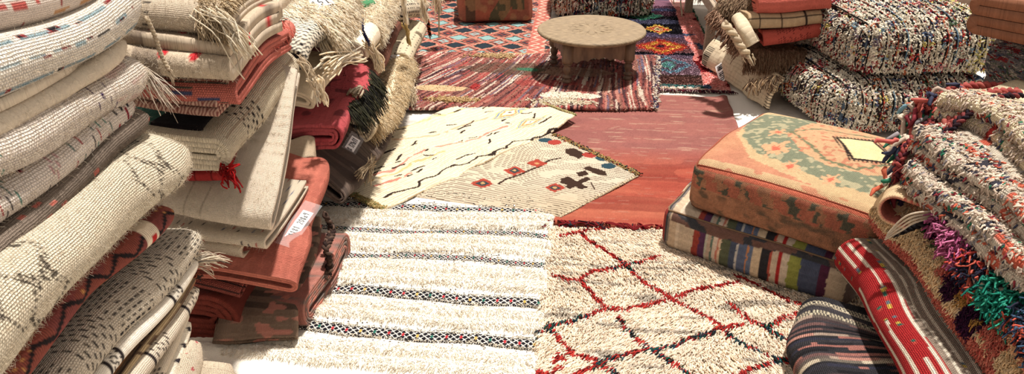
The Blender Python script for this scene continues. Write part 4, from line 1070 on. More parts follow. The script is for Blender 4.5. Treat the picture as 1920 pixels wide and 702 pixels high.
def c_diamond(U, V):
    C = vary(full(U, (222, 206, 176)), U, V, .05)
    dk = lin((96, 86, 72))
    def tri(cv, cu, s, fl):
        P = [(cv-s*fl, cu-s), (cv+s*fl, cu-s*.1), (cv-s*fl, cu+s*.9), (cv-s*fl, cu-s)]; return P
    dots = (fr(V/.011+.5*np.floor(U/.009)) < .66) & (fr(U/.009) < .75)
    for cv in (.16, .60, 1.02):
        tr = np.abs(fr(U/.085)-.5)*2; av = np.abs(V-cv)
        for off, k2 in ((.0, .052), (.018, .03)):
            C = np.where(((np.abs(av-off-k2*tr) < .0068) & dots)[..., None], dk, C)
        C = np.where(((np.abs(V-cv-.10+.03*tr) < .006) & dots & (fr(U/.17) < .5))[..., None], dk, C)
    for cv in ():
        for cu in (-.09, -.02, .05, .12, .19):
            for fl in (1, -1):
                for l in ([(cv, cu-.03), (cv+.05*fl, cu), (cv+.05*fl, cu-.045), (cv, cu+.0)], [(cv+.05*fl, cu-.01), (cv+.075*fl, cu-.035), (cv+.075*fl, cu+.02), (cv+.05*fl, cu-.01)]):
                    C = np.where(((pdist(V, U, l) < .0048) & dots)[..., None], dk, C)
        C = np.where(((np.abs(V-cv) < .005) & dots)[..., None], dk, C)
    return C
def c_redbrown(U, V):
    C = vary(full(U, (132, 62, 56)), U, V, .16); C = mix(C, lin((140, 66, 50)), (vn(V*14, U*10, 4) > .6)*.7)
    z = np.abs(fr(V/.09)-.5)*.05; C = np.where((near(fr((U+z)/.05), .5, .10))[..., None], lin((36, 26, 28)), C)
    d, h = dashes(V, U, .02, .012, .4, .4, .35, 6); C = np.where((d & (vn(V*9, U*4, 8) > .45))[..., None], lin((196, 130, 70)), C)
    C = np.where((near(V, .12, .022) & (np.abs(U) < .05))[..., None], lin((228, 206, 176)), C); return np.where((near(V, .115, .009) & (np.abs(U) < .012))[..., None], lin((190, 30, 30)), C)
def c_blackdash(U, V):
    C = vary(full(U, (218, 202, 178)), U, V, .05)
    d, h = dashes(V, U, .021, .0135, .62, .36, .86, 7); d2, h2 = dashes(U, V, .024, .0125, .6, .40, .86, 9)
    z = fr(V/.26); C = np.where((d & (z < .50))[..., None], lin((38, 34, 36)), C)
    return np.where((d2 & (z > .54) & (z < .92))[..., None], lin((38, 34, 36)), C)
def c_whitethin(U, V):
    C = vary(full(U, (232, 220, 200)), U, V, .04)
    b = near(fr(V/.24), .5, .09); e = near(fr(V/.24), .5, .09) & ~near(fr(V/.24), .5, .06); d, _ = dashes(U, V, .012, .008, .5, .6, .9, 3)
    return np.where((e | (b & d))[..., None], lin((44, 36, 36)), C)
def c_strip(U, V):
    C = vary(full(U, (110, 84, 64)), U, V, .1); return stripes_u(C, U, V, [(-.02, .003, (206, 160, 110), .1), (-.008, .002, (40, 32, 30), .1), (.003, .003, (196, 130, 80), .1), (.015, .003, (206, 176, 130), .1), (.027, .002, (40, 32, 30), .1), (.04, .003, (196, 130, 80), .1)])
def c_beigeblack(U, V):
    C = vary(full(U, (206, 188, 164)), U, V, .06)
    b = (fr(V/.17) < .40); d, _ = dashes(U, V, .016, .010, .6, .45, .8, 13); return np.where(((b & d) | near(fr(V/.17), .46, .02))[..., None], lin((44, 36, 36)), C)
def c_patterned(U, V):
    C = vary(full(U, (214, 196, 170)), U, V, .06); d, _ = dashes(V, U, .014, .009, .62, .6, .85, 15); return np.where((d & (vn(V*9, U*20, 3) > .35))[..., None], lin((50, 42, 40)), C)
def c_dots(U, V):
    C = vary(full(U, (222, 208, 184)), U, V, .05); a = fr(V/.045+.5*np.floor(U/.03))-.5; b = fr(U/.03)-.5
    return np.where(((a*a*2.3+b*b < .05) & (vn(V*12, U*20, 4) > .4))[..., None], lin((44, 38, 42)), C)
def c_reddots(U, V):
    C = vary(full(U, (204, 184, 158)), U, V, .08); a = fr(V/.028+.37*np.floor(U/.022))-.5; b = fr(U/.022)-.5; h = hsh(np.floor(V/.028+.37*np.floor(U/.022)), np.floor(U/.022), 4)
    return np.where(((a*a*1.5+b*b < .035) & (h < .4))[..., None], np.where((h < .25)[..., None], lin((190, 44, 66)), lin((60, 50, 60))), C)
def c_orstitch(U, V):
    C = vary(full(U, (204, 182, 154)), U, V, .08); d, h = dashes(U, V, .05, .018, .6, .28, .9, 4); return np.where((d & near(V, .13, .07) & (U < .03))[..., None], lin((186, 90, 60)), C)

A_ = {}
def a_rug(key, name, label, far, near_, X, T, t, colf, mat, **k):
    X2 = k.pop('X2', None); ext = k.pop('ext', .42)
    A_[key] = fold(name, label, nose(far, near_, X, X2, ext), rnd=k.pop('rnd', T*.8), W=k.pop('W', .5), T=T, t=t, colf=colf, mat=mat, group=None, res=k.pop('res', .0042), **k)
    return A_[key]
a_rug('pink', 'folded_rug', 'white rug with thin broken red and pink stripes, topmost on the near left pile', (214, -48), (0, 12), -.99, .085, .014, c_pinkstripe, PLAIN, amp=.005)
a_rug('blue', 'folded_rug', 'white folded rug with pale blue dashed lines near the top of the left pile', (291, 8), (0, 128), -.955, .098, .016, c_blue, KNOT, amp=.006, lump=.004)
a_rug('wavy', 'folded_rug', 'thick plain beige rug with wavy squashed folds in the near left pile', (243, 74), (0, 212), -.965, .058, .020, base((206, 188, 162)), FELT, kind='serp', n=3, amp=.006, lump=.012)
a_rug('purp', 'folded_rug', 'bulky white ribbed folded rug with a few purple dashes at its end', (288, 128), (0, 290), -.955, .095, .015, c_purpledash, KNOT, amp=.006, lump=.005)
a_rug('mult', 'folded_rug', 'white folded rug with rows of green, black and red dashes', (262, 186), (0, 392), -.962, .072, .015, c_multidash, KNOT, amp=.006, lump=.005)
a_rug('dark', 'folded_rug', 'dark grey brown folded rug flecked with orange above the large cream one', (284, 206), (0, 486), -.955, .060, .016, c_darkgrey, PLAIN, amp=.006, lump=.006)
a_rug('diam', 'folded_rug', 'very thick cream folded rug with dotted grey triangle motifs', (358, 268), (0, 650), -.915, .150, .019, c_diamond, KNOT, amp=.006, X2=-.88)
a_rug('redb', 'folded_rug', 'dark red patterned folded rug squeezed under the thick cream one', (322, 392), (60, 690), -.95, .056, .011, c_redbrown, RIBV, amp=.006, lump=.008)
a_rug('blck', 'folded_rug', 'cream folded rug covered in rows of short black dashes', (380, 444), (165, 712), -.93, .092, .014, c_blackdash, KNOT, amp=.006)
a_rug('thin', 'folded_rug', 'thin white folded rug with narrow black bands and a long loose fringe', (372, 500), (218, 706), -.925, .040, .010, c_whitethin, FINE, amp=.006)
a_rug('strp', 'folded_rug', 'thin folded rug with brown, orange and black lengthwise stripes', (370, 532), (256, 704), -.935, .022, .007, c_strip, RIB, amp=.006)
a_rug('bgbk', 'folded_rug', 'beige folded rug with dense bands of small black marks', (383, 552), (282, 704), -.918, .050, .012, c_beigeblack, PLAIN, amp=.006)
a_rug('patt', 'folded_rug', 'thin folded rug with tight black and white pattern low in the left pile', (366, 592), (316, 704), -.925, .030, .009, c_patterned, FINE, amp=.006)
a_rug('dots', 'folded_rug', 'white folded rug with sparse dark round dots low in the left pile', (372, 612), (338, 704), -.915, .045, .012, c_dots, FELT, amp=.006)
a_rug('rdot', 'folded_rug', 'greyish beige rolled rug sprinkled with tiny red dots', (394, 650), (372, 716), -.885, .098, .016, c_reddots, PLAIN, amp=.004)
a_rug('orst', 'folded_rug', 'round plain beige rolled rug with orange stitches, lowest in the near left pile', (450, 690), (440, 735), -.865, .10, .016, c_orstitch, PLAIN, amp=.004)
# loose ends
fringe(A_['purp'], 0, 60, .075, .0012, [(232, 220, 204), (206, 190, 170)], us=(-.03, .16), out=.3, side=(.75, -.35, -.6), drop=.5, seed=4)
fringe(A_['thin'], 0, 70, .085, .0014, [(226, 212, 190), (60, 50, 50), (206, 190, 166)], us=(-.06, .08), out=.9, side=(.45, 0, -.1), drop=.45, seed=6, w=[6, 2, 3])
fringe(A_['strp'], 0, 40, .03, .0016, [(60, 44, 38), (176, 90, 60)], us=(-.03, .05), out=.8, drop=.3, seed=7)
for q_, n_ in (('blue', 5000), ('purp', 6000), ('diam', 7000), ('blck', 4500), ('wavy', 3500), ('mult', 3500), ('dark', 2500), ('rdot', 1500), ('orst', 1200)):
    stray(A_[q_], n_, seed=len(q_)+n_, **({'cols': ((150, 134, 118), (90, 78, 70))} if q_ == 'dark' else {}))
c = A_['blue']; e = c.P[np.argmin(np.abs(c.U-.0)), 0]
braid(c.o, [e+[.0, .01, -.03], e+[.006, .015, -.07], e+[.008, .02, -.115], e+[.02, .02, -.16]], .005, [(214, 196, 166), (196, 176, 150)], name='twisted_cord', tassel=.03)
e = A_['wavy'].S
# ================================================================== second left pile, just beyond the tall one
def c_beige_stitch(U, V):
    C = vary(full(U, (196, 176, 150)), U, V, .08); d, h = dashes(V, U, .036, .02, .62, .14, .9, 4, .1)
    return np.where((d & (V < .14))[..., None], lin((44, 38, 38)), C)
def c_reddot2(U, V):
    C = vary(full(U, (226, 208, 178)), U, V, .07); a = fr(V/.06+.31*np.floor(U/.04))-.5; b = fr(U/.04)-.5; h = hsh(np.floor(V/.06+.31*np.floor(U/.04)), np.floor(U/.04), 9)
    return np.where(((a*a*1.6+b*b*1.2 < .018) & (h < .55))[..., None], lin((190, 40, 44)), C)
def c_felt_red(U, V):
    C = vary(full(U, (186, 166, 140)), U, V, .16, 120); C = mix(C, lin((110, 92, 78)), ((vn(V*14, U*6, 6) > .66))*.7)
    a = fr(V/.075+.31*np.floor(U/.05))-.5; b = fr(U/.05)-.5; h = hsh(np.floor(V/.075+.31*np.floor(U/.05)), np.floor(U/.05), 19)
    return np.where(((a*a*1.2+b*b*.9 < .028) & (h < .7))[..., None], lin((190, 34, 40)), C)
def c_salmon(U, V):
    C = vary(full(U, (206, 104, 88)), U, V, .10); j = np.floor(U/.013)
    on = (vn(V*14, j*3.1, 5) > .44) & (fr(U/.013) < .42) & (V < .34)
    return np.where(on[..., None], np.where((hsh(j, 1, 3) < .5)[..., None], lin((72, 76, 110)), lin((52, 84, 70))), C)
def c_herring(U, V):
    C = full(U, (190, 150, 128)); a = fr(V/.010+np.abs(fr(U/.02)-.5)*1.2); C = np.where((a < .5)[..., None], lin((120, 62, 54)), C)
    C = np.where((near(fr(V/.10), .5, .05) & (vn(U*60, V*60, 3) > .5))[..., None], lin((36, 28, 30)), C); return vary(C, U, V, .1)
def c_teal(U, V):
    C = vary(full(U, (58, 116, 98)), U, V, .2); return np.where((V > .10)[..., None], lin((30, 24, 26)), C)
def c_squares(U, V):
    C = vary(full(U, (220, 202, 170)), U, V, .05); d, h = dashes(U, V, .022, .015, .48, .55, .85, 4)
    z = near(V, .19, .05) | near(V, .72, .10); C = np.where((d & z)[..., None], lin((44, 36, 34)), C)
    return stripes_u(C, U, V, [(-.04, .001, (176, 150, 120), .2), (0, .001, (176, 150, 120), .2), (.05, .001, (176, 150, 120), .2)])
def c_big(U, V):
    C = vary(full(U, (214, 196, 172)), U, V, .05)
    return stripes_u(C, V, U, [(.07, .0018, (176, 158, 134), .1), (.12, .0015, (176, 158, 134), .2)])
def c_red(U, V):
    C = vary(full(U, (180, 44, 42)), U, V, .12); return np.where((near(fr(V/.05), .5, .05))[..., None], lin((120, 20, 22)), C)
def c_multistitch(U, V):
    C = vary(full(U, (208, 190, 164)), U, V, .06); d, h = dashes(U, V, .05, .021, .34, .2, .8, 5, .2)
    pal = np.array([lin(c) for c in [(40, 36, 44), (180, 60, 50), (70, 84, 120), (40, 36, 44)]]); return np.where(d[..., None], pal[(h*17).astype(int) % 4], C)
def c_rust(U, V):
    C = vary(full(U, (164, 82, 66)), U, V, .14); return mix(C, lin((196, 110, 88)), vn(U*9, V*60, 4)*.5)
def c_brick(U, V):
    C = vary(full(U, (152, 70, 58)), U, V, .12); w = fr(U/.021+.12*(vn(V*40, U*0, 4)-.5)); return np.where((w < .2)[..., None], lin((30, 22, 24)), C)
def c_darkred(U, V): return vary(mix(full(U, (112, 38, 28)), lin((150, 60, 34)), vn(U*9, V*30, 4)*.6), U, V, .15)
def c_brickgray(U, V):
    C = vary(full(U, (160, 98, 84)), U, V, .12); w = vn(U*62, V*6, 6)+.25*(vn(U*9, V*20, 3)-.5); C = mix(C, lin((104, 94, 86)), np.clip((w-.5)*7, 0, 1)*.9)
    return np.where(((vn(V*30, U*30, 9) > .82))[..., None], lin((186, 110, 92)), C)
def c_kilimbrown(U, V):
    C = vary(full(U, (128, 104, 84)), U, V, .14); i = np.floor(V/.03); C = mix(C, lin((70, 56, 48)), (hsh(i, 1, 3) > .5)*.7*(np.abs(U) < .2)); return np.where(((vn(U*30, V*40, 5) > .72))[..., None], lin((190, 120, 100)), C)

B_ = {}
F_ = (0, 1, 0)     # depth runs away from the viewer: the fold faces the viewer
def b_front(key, name, label, px0, px1, Y, T, t, colf, mat, **k):
    """fold facing the viewer; px0 left end, px1 right end"""
    a, b = PY(px0[0]-80, px0[1]-2, Y), PY(*px1, k.pop('Y1', Y)); B_[key] = fold(name, label, [a, b], W=k.pop('W', .42), T=T, t=t, colf=colf, mat=mat, A=k.pop('A', F_), res=k.pop('res', .0045), **k); return B_[key]
# back to front, bottom to top
b_front('brgr', 'folded_rug', 'brick and grey blotched folded kilim lying lowest in the second left pile', (400, 600), (578, 604), 1.86, .13, .011, c_brickgray, RIBV, W=.5, amp=.006, n=None)
b_front('dkrd', 'folded_rug', 'dark red folded rug with an orange edge low in the second left pile', (330, 588), (436, 592), 1.80, .085, .012, c_darkred, FELT, W=.3, amp=.006)
b_front('brck', 'folded_rug', 'brick red rug with thick black-lined ribs below the large white folded rug', (380, 520), (452, 560), 1.80, .05, .012, c_brick, KNOT, A=(.82, .55, .20), W=.30, amp=.004)
b_front('mst2', 'folded_rug', 'beige folded rug with one black line beneath the large white rug', (300, 462), (452, 474), 1.80, .055, .013, base((206, 186, 158)), PLAIN, W=.4, amp=.006, lump=.01)
b_front('mst1', 'folded_rug', 'beige folded rug with small red and blue stitches on its edge', (300, 440), (492, 454), 1.80, .040, .012, c_multistitch, PLAIN, W=.4, amp=.006)
B_['bigw'] = fold('folded_rug', 'large off-white woollen rug folded double, sloping down from the second left pile',
                  [PY(300, 392, 1.79), PY(420, 410, 1.80), PY(502, 420, 1.82)], W=.56, T=.082, t=.020, colf=c_big, mat=PLAIN, A=(.09, .80, .50), res=.0045, amp=.006)
b_front('redf', 'folded_rug', 'bright red folded rug with a red fringe between two cream rugs', (300, 338), (420, 330), 1.83, .040, .010, c_red, FELT, W=.35, amp=.006, A=(.1, .8, .45))
def aisle(key, name, label, pts, T, t, colf, mat, **k):
    B_[key] = fold(name, label, pts, T=T, t=t, W=k.pop('W', .34), colf=colf, mat=mat, res=k.pop('res', .0045), **k); return B_[key]
b_front('dotl', 'folded_rug', 'cream folded rug with black dots peeping out above the red one', (300, 314), (418, 308), 1.80, .045, .012, c_dots, PLAIN, W=.4, amp=.006, A=(.1, .8, .45))
aisle('sqr', 'folded_rug', 'cream folded rug with bands of small black squares, running up the second left pile', [PY(420, 286, 1.76), PY(462, 238, 1.92), PX(516, 182, -.92), PX(562, 128, -.93)], .105, .016, c_squares, KNOT, A=(-1, 0, .1), amp=.006, W=.3)
b_front('teal', 'folded_rug', 'teal and black rug end showing under the herringbone blanket', (290, 222), (372, 234), 1.80, .028, .010, c_teal, FELT, W=.3, amp=.006)
b_front('herr', 'folded_blanket', 'thin red and beige herringbone blanket folded in three', (270, 166), (402, 196), 1.78, .05, .0125, c_herring, FINE, kind='serp', n=4, W=.34, amp=.005)
b_front('salm', 'folded_rug', 'salmon red folded rug with blue and green broken lines, crumpled at its end', (262, 140), (436, 172), 1.78, .064, .012, c_salmon, KNOT, W=.46, amp=.008, lump=.008)
b_front('felt', 'folded_rug', 'thick grey beige felted rug with red dots, doubled over twice', (258, 82), (428, 112), 1.76, .088, .030, c_felt_red, FELT, kind='serp', n=3, W=.40, amp=.007, lump=.008, start=.0)
b_front('stit', 'folded_rug', 'pale beige folded rug with black stitches and a bushy sheepskin end', (280, 28), (418, 40), 1.80, .075, .015, c_beige_stitch, PLAIN, W=.4, amp=.006)
aisle('rdt2', 'folded_rug', 'cream rolled rug with tiny red dots at the top of the second left pile', [PY(452, 88, 1.86), PX(500, 40, -.93), PX(548, -8, -.95)], .085, .018, c_reddot2, FELT, amp=.006, W=.3)
# salmon end: loose crumpled flap over the side of the pile
aisle('salf', 'draped_rug', 'crumpled salmon rug end spilling over the side of the second left pile', [PY(470, 150, 1.93), PX(515, 108, -.90), PX(566, 62, -.90)], .060, .010, base((214, 112, 96), .1), RIB, amp=.012, W=.26, lump=.016)
r = np.random.default_rng(4)
yarns(B_['salf'].o, B_['salf'].P[60, 4::4]+[.0, 0, .01], B_['salf'].P[60, 4::4]+[.05, -.03, -.035], .01, .0013, [(214, 100, 84), (224, 150, 130)], wig=.008)
# rust kilim hanging down with its price tag
k0 = PX(600, 300, -.86); k1 = PX(606, 372, -.86); 
B_['rust'] = fold('draped_rug', 'rust red ribbed kilim hanging off the pile with a paper price tag',
                  [PX(618, 318, -.89), PX(596, 378, -.86), PX(574, 448, -.83), PX(560, 528, -.81)], W=.36, T=.075, t=.012, colf=c_rust, mat=RIBV, A=[(-.75, -.1, .35), (-.75, -.25, .1), (-.7, -.35, -.04), (-.7, -.45, -.04)], res=.0045, amp=.010, lump=.010, rnd=.06, up=(.4, -.4, .8))
# brown kilim hanging behind it down to the floor
B_['kilb'] = fold('draped_rug', 'frayed brown and pink kilim hanging down to the white blanket',
                  [PX(602, 410, -.93), PX(588, 490, -.88), PX(568, 580, -.84), (PX(562, 646, -.82))], W=.26, T=.03, t=.008, colf=c_kilimbrown, mat=RIB, A=(-.80, -.20, 0), res=.005, amp=.008, lump=.006, up=(.5, -.5, .6))
# loose fringes
shag(B_['stit'], -.06, .16, .24, .40, 1500, .03, .0016, [(226, 206, 170), (206, 184, 150)], seed=3, lean=(.4, -.3, -.5), name='sheepskin_end')
p = PY(405, 30, 1.80); n = 34; r = np.random.default_rng(8)
s_ = np.c_[p[0]+r.normal(size=n)*.018, p[1]+r.normal(size=n)*.01-.02, p[2]+.015+r.normal(size=n)*.006]; q = PY(466, 102, 1.76)
yarns(B_['stit'].o, s_, np.c_[q[0]+r.normal(size=n)*.014, q[1]+r.normal(size=n)*.01, q[2]+r.normal(size=n)*.02], .018, .0017, [(236, 224, 200), (214, 198, 170)], wig=.006)
p = PY(425, 312, 1.76); n = 22
s_ = np.c_[p[0]+r.normal(size=n)*.01, p[1]+r.normal(size=n)*.008, p[2]+r.normal(size=n)*.008]
yarns(B_['redf'].o, s_, s_+np.c_[.02+r.normal(size=n)*.012, -.015+r.normal(size=n)*.01, -.04+r.normal(size=n)*.012], .006, .0022, [(190, 24, 24), (160, 20, 22)], wig=.006)
p = PX(560, 112, -.90); n = 26
s_ = np.c_[p[0]+r.normal(size=n)*.004, p[1]+r.normal(size=n)*.012, p[2]+r.normal(size=n)*.008]
yarns(B_['sqr'].o, s_, s_+np.c_[.04+r.normal(size=n)*.006, -.01+r.normal(size=n)*.01, -.075+r.normal(size=n)*.015], .01, .0016, [(226, 208, 176), (200, 180, 150)], wig=.004)
for q_, n_ in (('bigw', 7000), ('sqr', 3000), ('rdt2', 3500), ('felt', 4500), ('stit', 3000), ('mst1', 2000)): stray(B_[q_], n_, u=(-.2, .45) if q_ == 'bigw' else (-.1, .16), seed=n_)
# frayed cord of the brown kilim
braid(B_['kilb'].o, [PX(608, 400, -.84), PX(622, 432, -.82), PX(612, 464, -.81), PX(618, 494, -.81), PX(614, 514, -.81)], .010, [(84, 62, 52), (60, 44, 40), (110, 84, 70)], name='frayed_cord', tassel=.02)
# ================================================================== third left pile, towards the far end of the aisle
def c_houndstooth(U, V):
    C = full(U, (226, 214, 190)); a = fr(U/.016+.5*np.floor(V/.010)); return vary(np.where(((a < .5) & (fr(V/.010) < .75))[..., None], lin((34, 30, 34)), C), U, V, .06)
def c_crimson(U, V):
    C = vary(full(U, (172, 58, 64)), U, V, .14); C = mix(C, lin((200, 92, 92)), vn(U*9, V*12, 4)*.5); return mix(C, lin((60, 24, 30)), (vn(U*14, V*14, 8) > .72)*.6)
def c_greybrown(U, V):
    C = vary(full(U, (92, 76, 66)), U, V, .16); i = np.floor(V/.024); return mix(C, lin((62, 50, 46)), (hsh(i, 2, 1) > .6)*.6)
def c_blk(U, V):
    C = vary(full(U, (216, 198, 168)), U, V, .05); d, h = dashes(V, U, .034, .020, .55, .45, .85, 4); return np.where(d[..., None], lin((36, 32, 34)), C)
def c_specks(U, V):
    C = vary(full(U, (220, 200, 164)), U, V, .05); d, h = dashes(V, U, .030, .028, .36, .22, .85, 4); return np.where(d[..., None], lin((60, 50, 44)), C)
def c_brown(U, V):
    C = vary(full(U, (112, 66, 50)), U, V, .16); return mix(C, lin((84, 52, 44)), (fr(U/.02) < .3)*.6)
def c_rustorange(U, V): return vary(full(U, (150, 66, 42)), U, V, .15)
def c_green(U, V): return vary(full(U, (74, 140, 92)), U, V, .08)
C_ = {}
def cf(key, name, label, pts, T, t, colf, mat, **k):
    C_[key] = fold(name, label, pts, T=T, t=t, W=k.pop('W', .34), colf=colf, mat=mat, res=k.pop('res', .006), **k); return C_[key]
cf('bund', 'folded_rug', 'small pale bundle of cloth tucked between the white rug and the crimson one', [PX(590, 300, -.93), PX(582, 262, -.96)], .07, .014, base((190, 166, 136)), PLAIN, W=.2)
cf('grbr', 'draped_rug', 'grey brown striped kilim sliding off the pile with a paper price tag', [PX(738, 252, -.88), PX(722, 292, -.87), PX(690, 338, -.86), PX(652, 380, -.85)], .055, .009, c_greybrown, RIB, A=(-.62, -.30, .55), W=.32, amp=.007, up=(.5, -.2, .7), lump=.005)
cf('beig', 'draped_rug', 'beige looped rug bundle with a knotted fringe', [PX(712, 196, -.93), PX(690, 176, -.95), PX(668, 196, -.95)], .10, .015, base((186, 164, 134)), RIB, W=.3, amp=.01, lump=.01)
cf('crim', 'draped_rug', 'crimson rug slumping down between cream rugs with a dark green fringe', [PX(684, 122, -.93), PX(690, 168, -.88), PX(668, 216, -.86), PX(640, 262, -.85)], .10, .014, c_crimson, FELT, A=(-1, -.12, -.05), W=.26, amp=.010, lump=.010, rnd=.08, up=(0, -.3, 1))
cf('cyl', 'folded_rug', 'cream rug roll with small dark specks standing by the aisle', [PX(797, 52, -.93), PX(785, 80, -.92), PX(768, 116, -.92)], .10, .016, c_specks, PLAIN, W=.25)
cf('wool', 'sheepskin_rug', 'long-haired cream wool rug lying at the foot of the far left pile', [PX(770, 118, -.93), PX(752, 160, -.90), PX(722, 215, -.90), PX(700, 240, -.90)], .13, .018, base((226, 206, 170)), FELT, A=(-1, 0, -.1), W=.26, amp=.01)
cf('brwn', 'folded_rug', 'brown ribbed folded rug with a paper tag, beyond the white sheepskin', [PX(758, 52, -.97), PX(728, 92, -.95), PX(696, 140, -.95)], .07, .011, c_brown, RIBV, W=.3, amp=.008)
cf('rusto', 'folded_rug', 'rust orange and black rug below the brown one', [PX(722, 110, -1.0), PX(670, 150, -1.0)], .07, .012, c_rustorange, PILE, W=.3)
cf('whsh', 'sheepskin_rug', 'white shaggy sheepskin draped over the far left pile', [PX(745, -20, -.98), PX(728, 30, -.95), PX(700, 70, -.93), PX(680, 96, -.93)], .09, .016, base((226, 208, 178)), FELT, W=.32, amp=.008)
cf('blkd', 'folded_rug', 'cream folded rug with bold black dashes at the far end of the left pile', [PX(800, 8, -.98), PX(780, 18, -.96), PX(756, 22, -.98)], .11, .014, c_blk, PLAIN, W=.3)
cf('grn', 'rolled_rug', 'small green rolled rug poking out of the left pile', [PX(706, 12, -1.02), PX(672, 18, -1.08)], .062, .012, c_green, RIBV, A=(-.2, 1, 0), W=.12)
cf('hnd', 'draped_rug', 'black and white houndstooth rug hanging over with thick cream wool fringe', [PX(664, -30, -.97), PX(640, 18, -.93), PX(600, 76, -.90), PX(580, 118, -.90)], .085, .014, c_houndstooth, FINE, A=(-1, -.1, .1), W=.34, amp=.008, lump=.004)
cf('stri', 'folded_rug', 'beige finely ribbed rug under the houndstooth one', [PX(632, 118, -.92), PX(600, 168, -.92), PX(585, 196, -.93)], .085, .014, base((206, 186, 154)), RIB, W=.32, amp=.008)

CREAM = [(240, 226, 200), (226, 208, 178), (244, 234, 214)]
shag(C_['hnd'], -.05, .22, .05, .62, 3000, .050, .0026, CREAM, seed=3, lean=(.55, -.55, -.55), nrm=.35, jit=.25, wig=.006, name='thick_wool_fringe', k=6, sides=4)
shag(C_['whsh'], -.08, .26, 0, .6, 6500, .030, .0015, CREAM, seed=4, lean=(.3, -.35, -.5), name='long_wool', k=5)
shag(C_['wool'], -.14, .28, 0, .9, 11000, .034, .0016, [(232, 212, 174), (216, 192, 150), (238, 222, 190)], seed=5, lean=(.3, -.3, -.6), name='long_wool', k=5)
shag(C_['blkd'], .04, .2, 0, .3, 900, .035, .0016, CREAM, seed=6, lean=(.2, -.3, -.5), name='long_wool', k=5)
# dark green fringe down the crimson rug
c = C_['crim']; shag(c, .02, .05, .06, .52, 420, .065, .0024, [(62, 62, 44), (84, 80, 56), (34, 32, 30)], seed=8, lean=(.45, -.5, -.8), nrm=.4, jit=.15, name='green_fringe', k=6, sides=4)
shag(c, .10, .13, .06, .52, 260, .05, .0022, [(40, 30, 30), (120, 30, 36)], seed=9, lean=(.3, -.5, -.8), nrm=.4, jit=.15, name='dark_fringe', k=6, sides=4)
def bunch(par, px, X, dpx, n, sp, R, cols, seed=1, sag=.01, name='fringe', wig=.004):
    r = np.random.default_rng(seed); a = PX(*px, X); b = PX(*dpx, X+.01)
    return yarns(par, a+r.normal(size=(n, 3))*sp, b+r.normal(size=(n, 3))*sp, sag, R, cols, seed=seed, name=name, wig=wig)
bunch(C_['whsh'].o, (690, 80), -.90, (712, 128), 60, .012, .0024, CREAM, 3)
bunch(C_['hnd'].o, (668, 100), -.88, (612, 128), 40, .02, .0028, CREAM, 5)
bunch(C_['stri'].o, (590, 150), -.88, (606, 190), 26, .012, .0026, CREAM, 6)
bunch(C_['beig'].o, (700, 160), -.90, (664, 180), 26, .014, .005, [(206, 186, 156), (186, 164, 134)], 7, .02)
bunch(C_['beig'].o, (672, 176), -.90, (680, 224), 16, .012, .0036, [(206, 186, 156), (186, 164, 134)], 8, .01)
bunch(C_['beig'].o, (700, 170), -.90, (700, 215), 16, .014, .0036, [(206, 186, 156), (186, 164, 134)], 9, .01)
bunch(C_['grbr'].o, (698, 296), -.86, (690, 340), 24, .010, .0018, [(214, 192, 156), (190, 166, 130)], 10, .01)
bunch(C_['grbr'].o, (700, 306), -.86, (672, 330), 24, .010, .0018, [(214, 192, 156), (190, 166, 130)], 11, .01)
bunch(C_['wool'].o, (770, 165), -.90, (774, 196), 60, .016, .002, CREAM, 12)
braid(C_['hnd'].o, [PX(678, 34, -.90), PX(680, 56, -.89), PX(690, 78, -.88)], .006, [(60, 62, 110), (50, 50, 84)], name='blue_cord', tassel=.02)
# cords hanging at the end of the row
braid(C_['blkd'].o, [PX(797, 12, -.94), PX(801, 34, -.93), PX(806, 66, -.93)], .008, [(206, 96, 50), (40, 28, 28), (40, 28, 28)], name='braided_cord', tassel=.02)
braid(C_['blkd'].o, [PX(822, -10, -.95), PX(823, 30, -.94), PX(823, 62, -.94)], .005, [(206, 186, 150)], name='twisted_cord', tassel=.03)
bunch(C_['blkd'].o, (754, -10), -.90, (762, 44), 16, .006, .003, CREAM, 13)
bunch(C_['blkd'].o, (760, 46), -.90, (768, 82), 16, .006, .003, [(206, 176, 110), (226, 200, 140)], 14)
bunch(C_['blkd'].o, (790, 0), -.90, (796, 40), 24, .012, .003, CREAM, 15)
bunch(C_['blkd'].o, (815, -14), -.96, (822, 14), 60, .02, .003, CREAM, 16)
# ================================================================== right: pile behind the rag poufs' corner
def c_redkilim(U, V):
    C = vary(full(U, (180, 72, 58)), U, V, .1); d, h = dashes(U, V, .013, .010, .4, .6, .8, 6); z = near(V, .16, .08)
    return np.where((d & z)[..., None], lin((90, 26, 24)), C)
def c_beigeline(U, V):
    C = vary(full(U, (180, 150, 112)), U, V, .1); return np.where((near(np.abs(U), .03, .003) | near(fr(V/.12), .5, .03))[..., None], lin((50, 38, 32)), C)
def c_flatend(U, V):
    C = vary(full(U, (214, 190, 150)), U, V, .05); C = mix(C, lin((190, 164, 124)), (fr(U/.02+.3*vn(V*9, U*9, 2)) < .2)*.6)
    e = (V < .05) & (fr(U/.0125) < .45); e2 = near(V, .42, .03) & (fr(U/.014) < .4); return np.where((e | e2)[..., None], lin((54, 42, 34)), C)
E_ = {}
def er(key, name, label, pts, T, t, colf, mat, **k):
    E_[key] = fold(name, label, pts, T=T, t=t, W=k.pop('W', .5), colf=colf, mat=mat, res=k.pop('res', .006), A=k.pop('A', (.25, 1, 0)), **k); return E_[key]
def l2(a, b, Ya, Yb): return [PY(*a, Ya), PY(*b, Yb)]
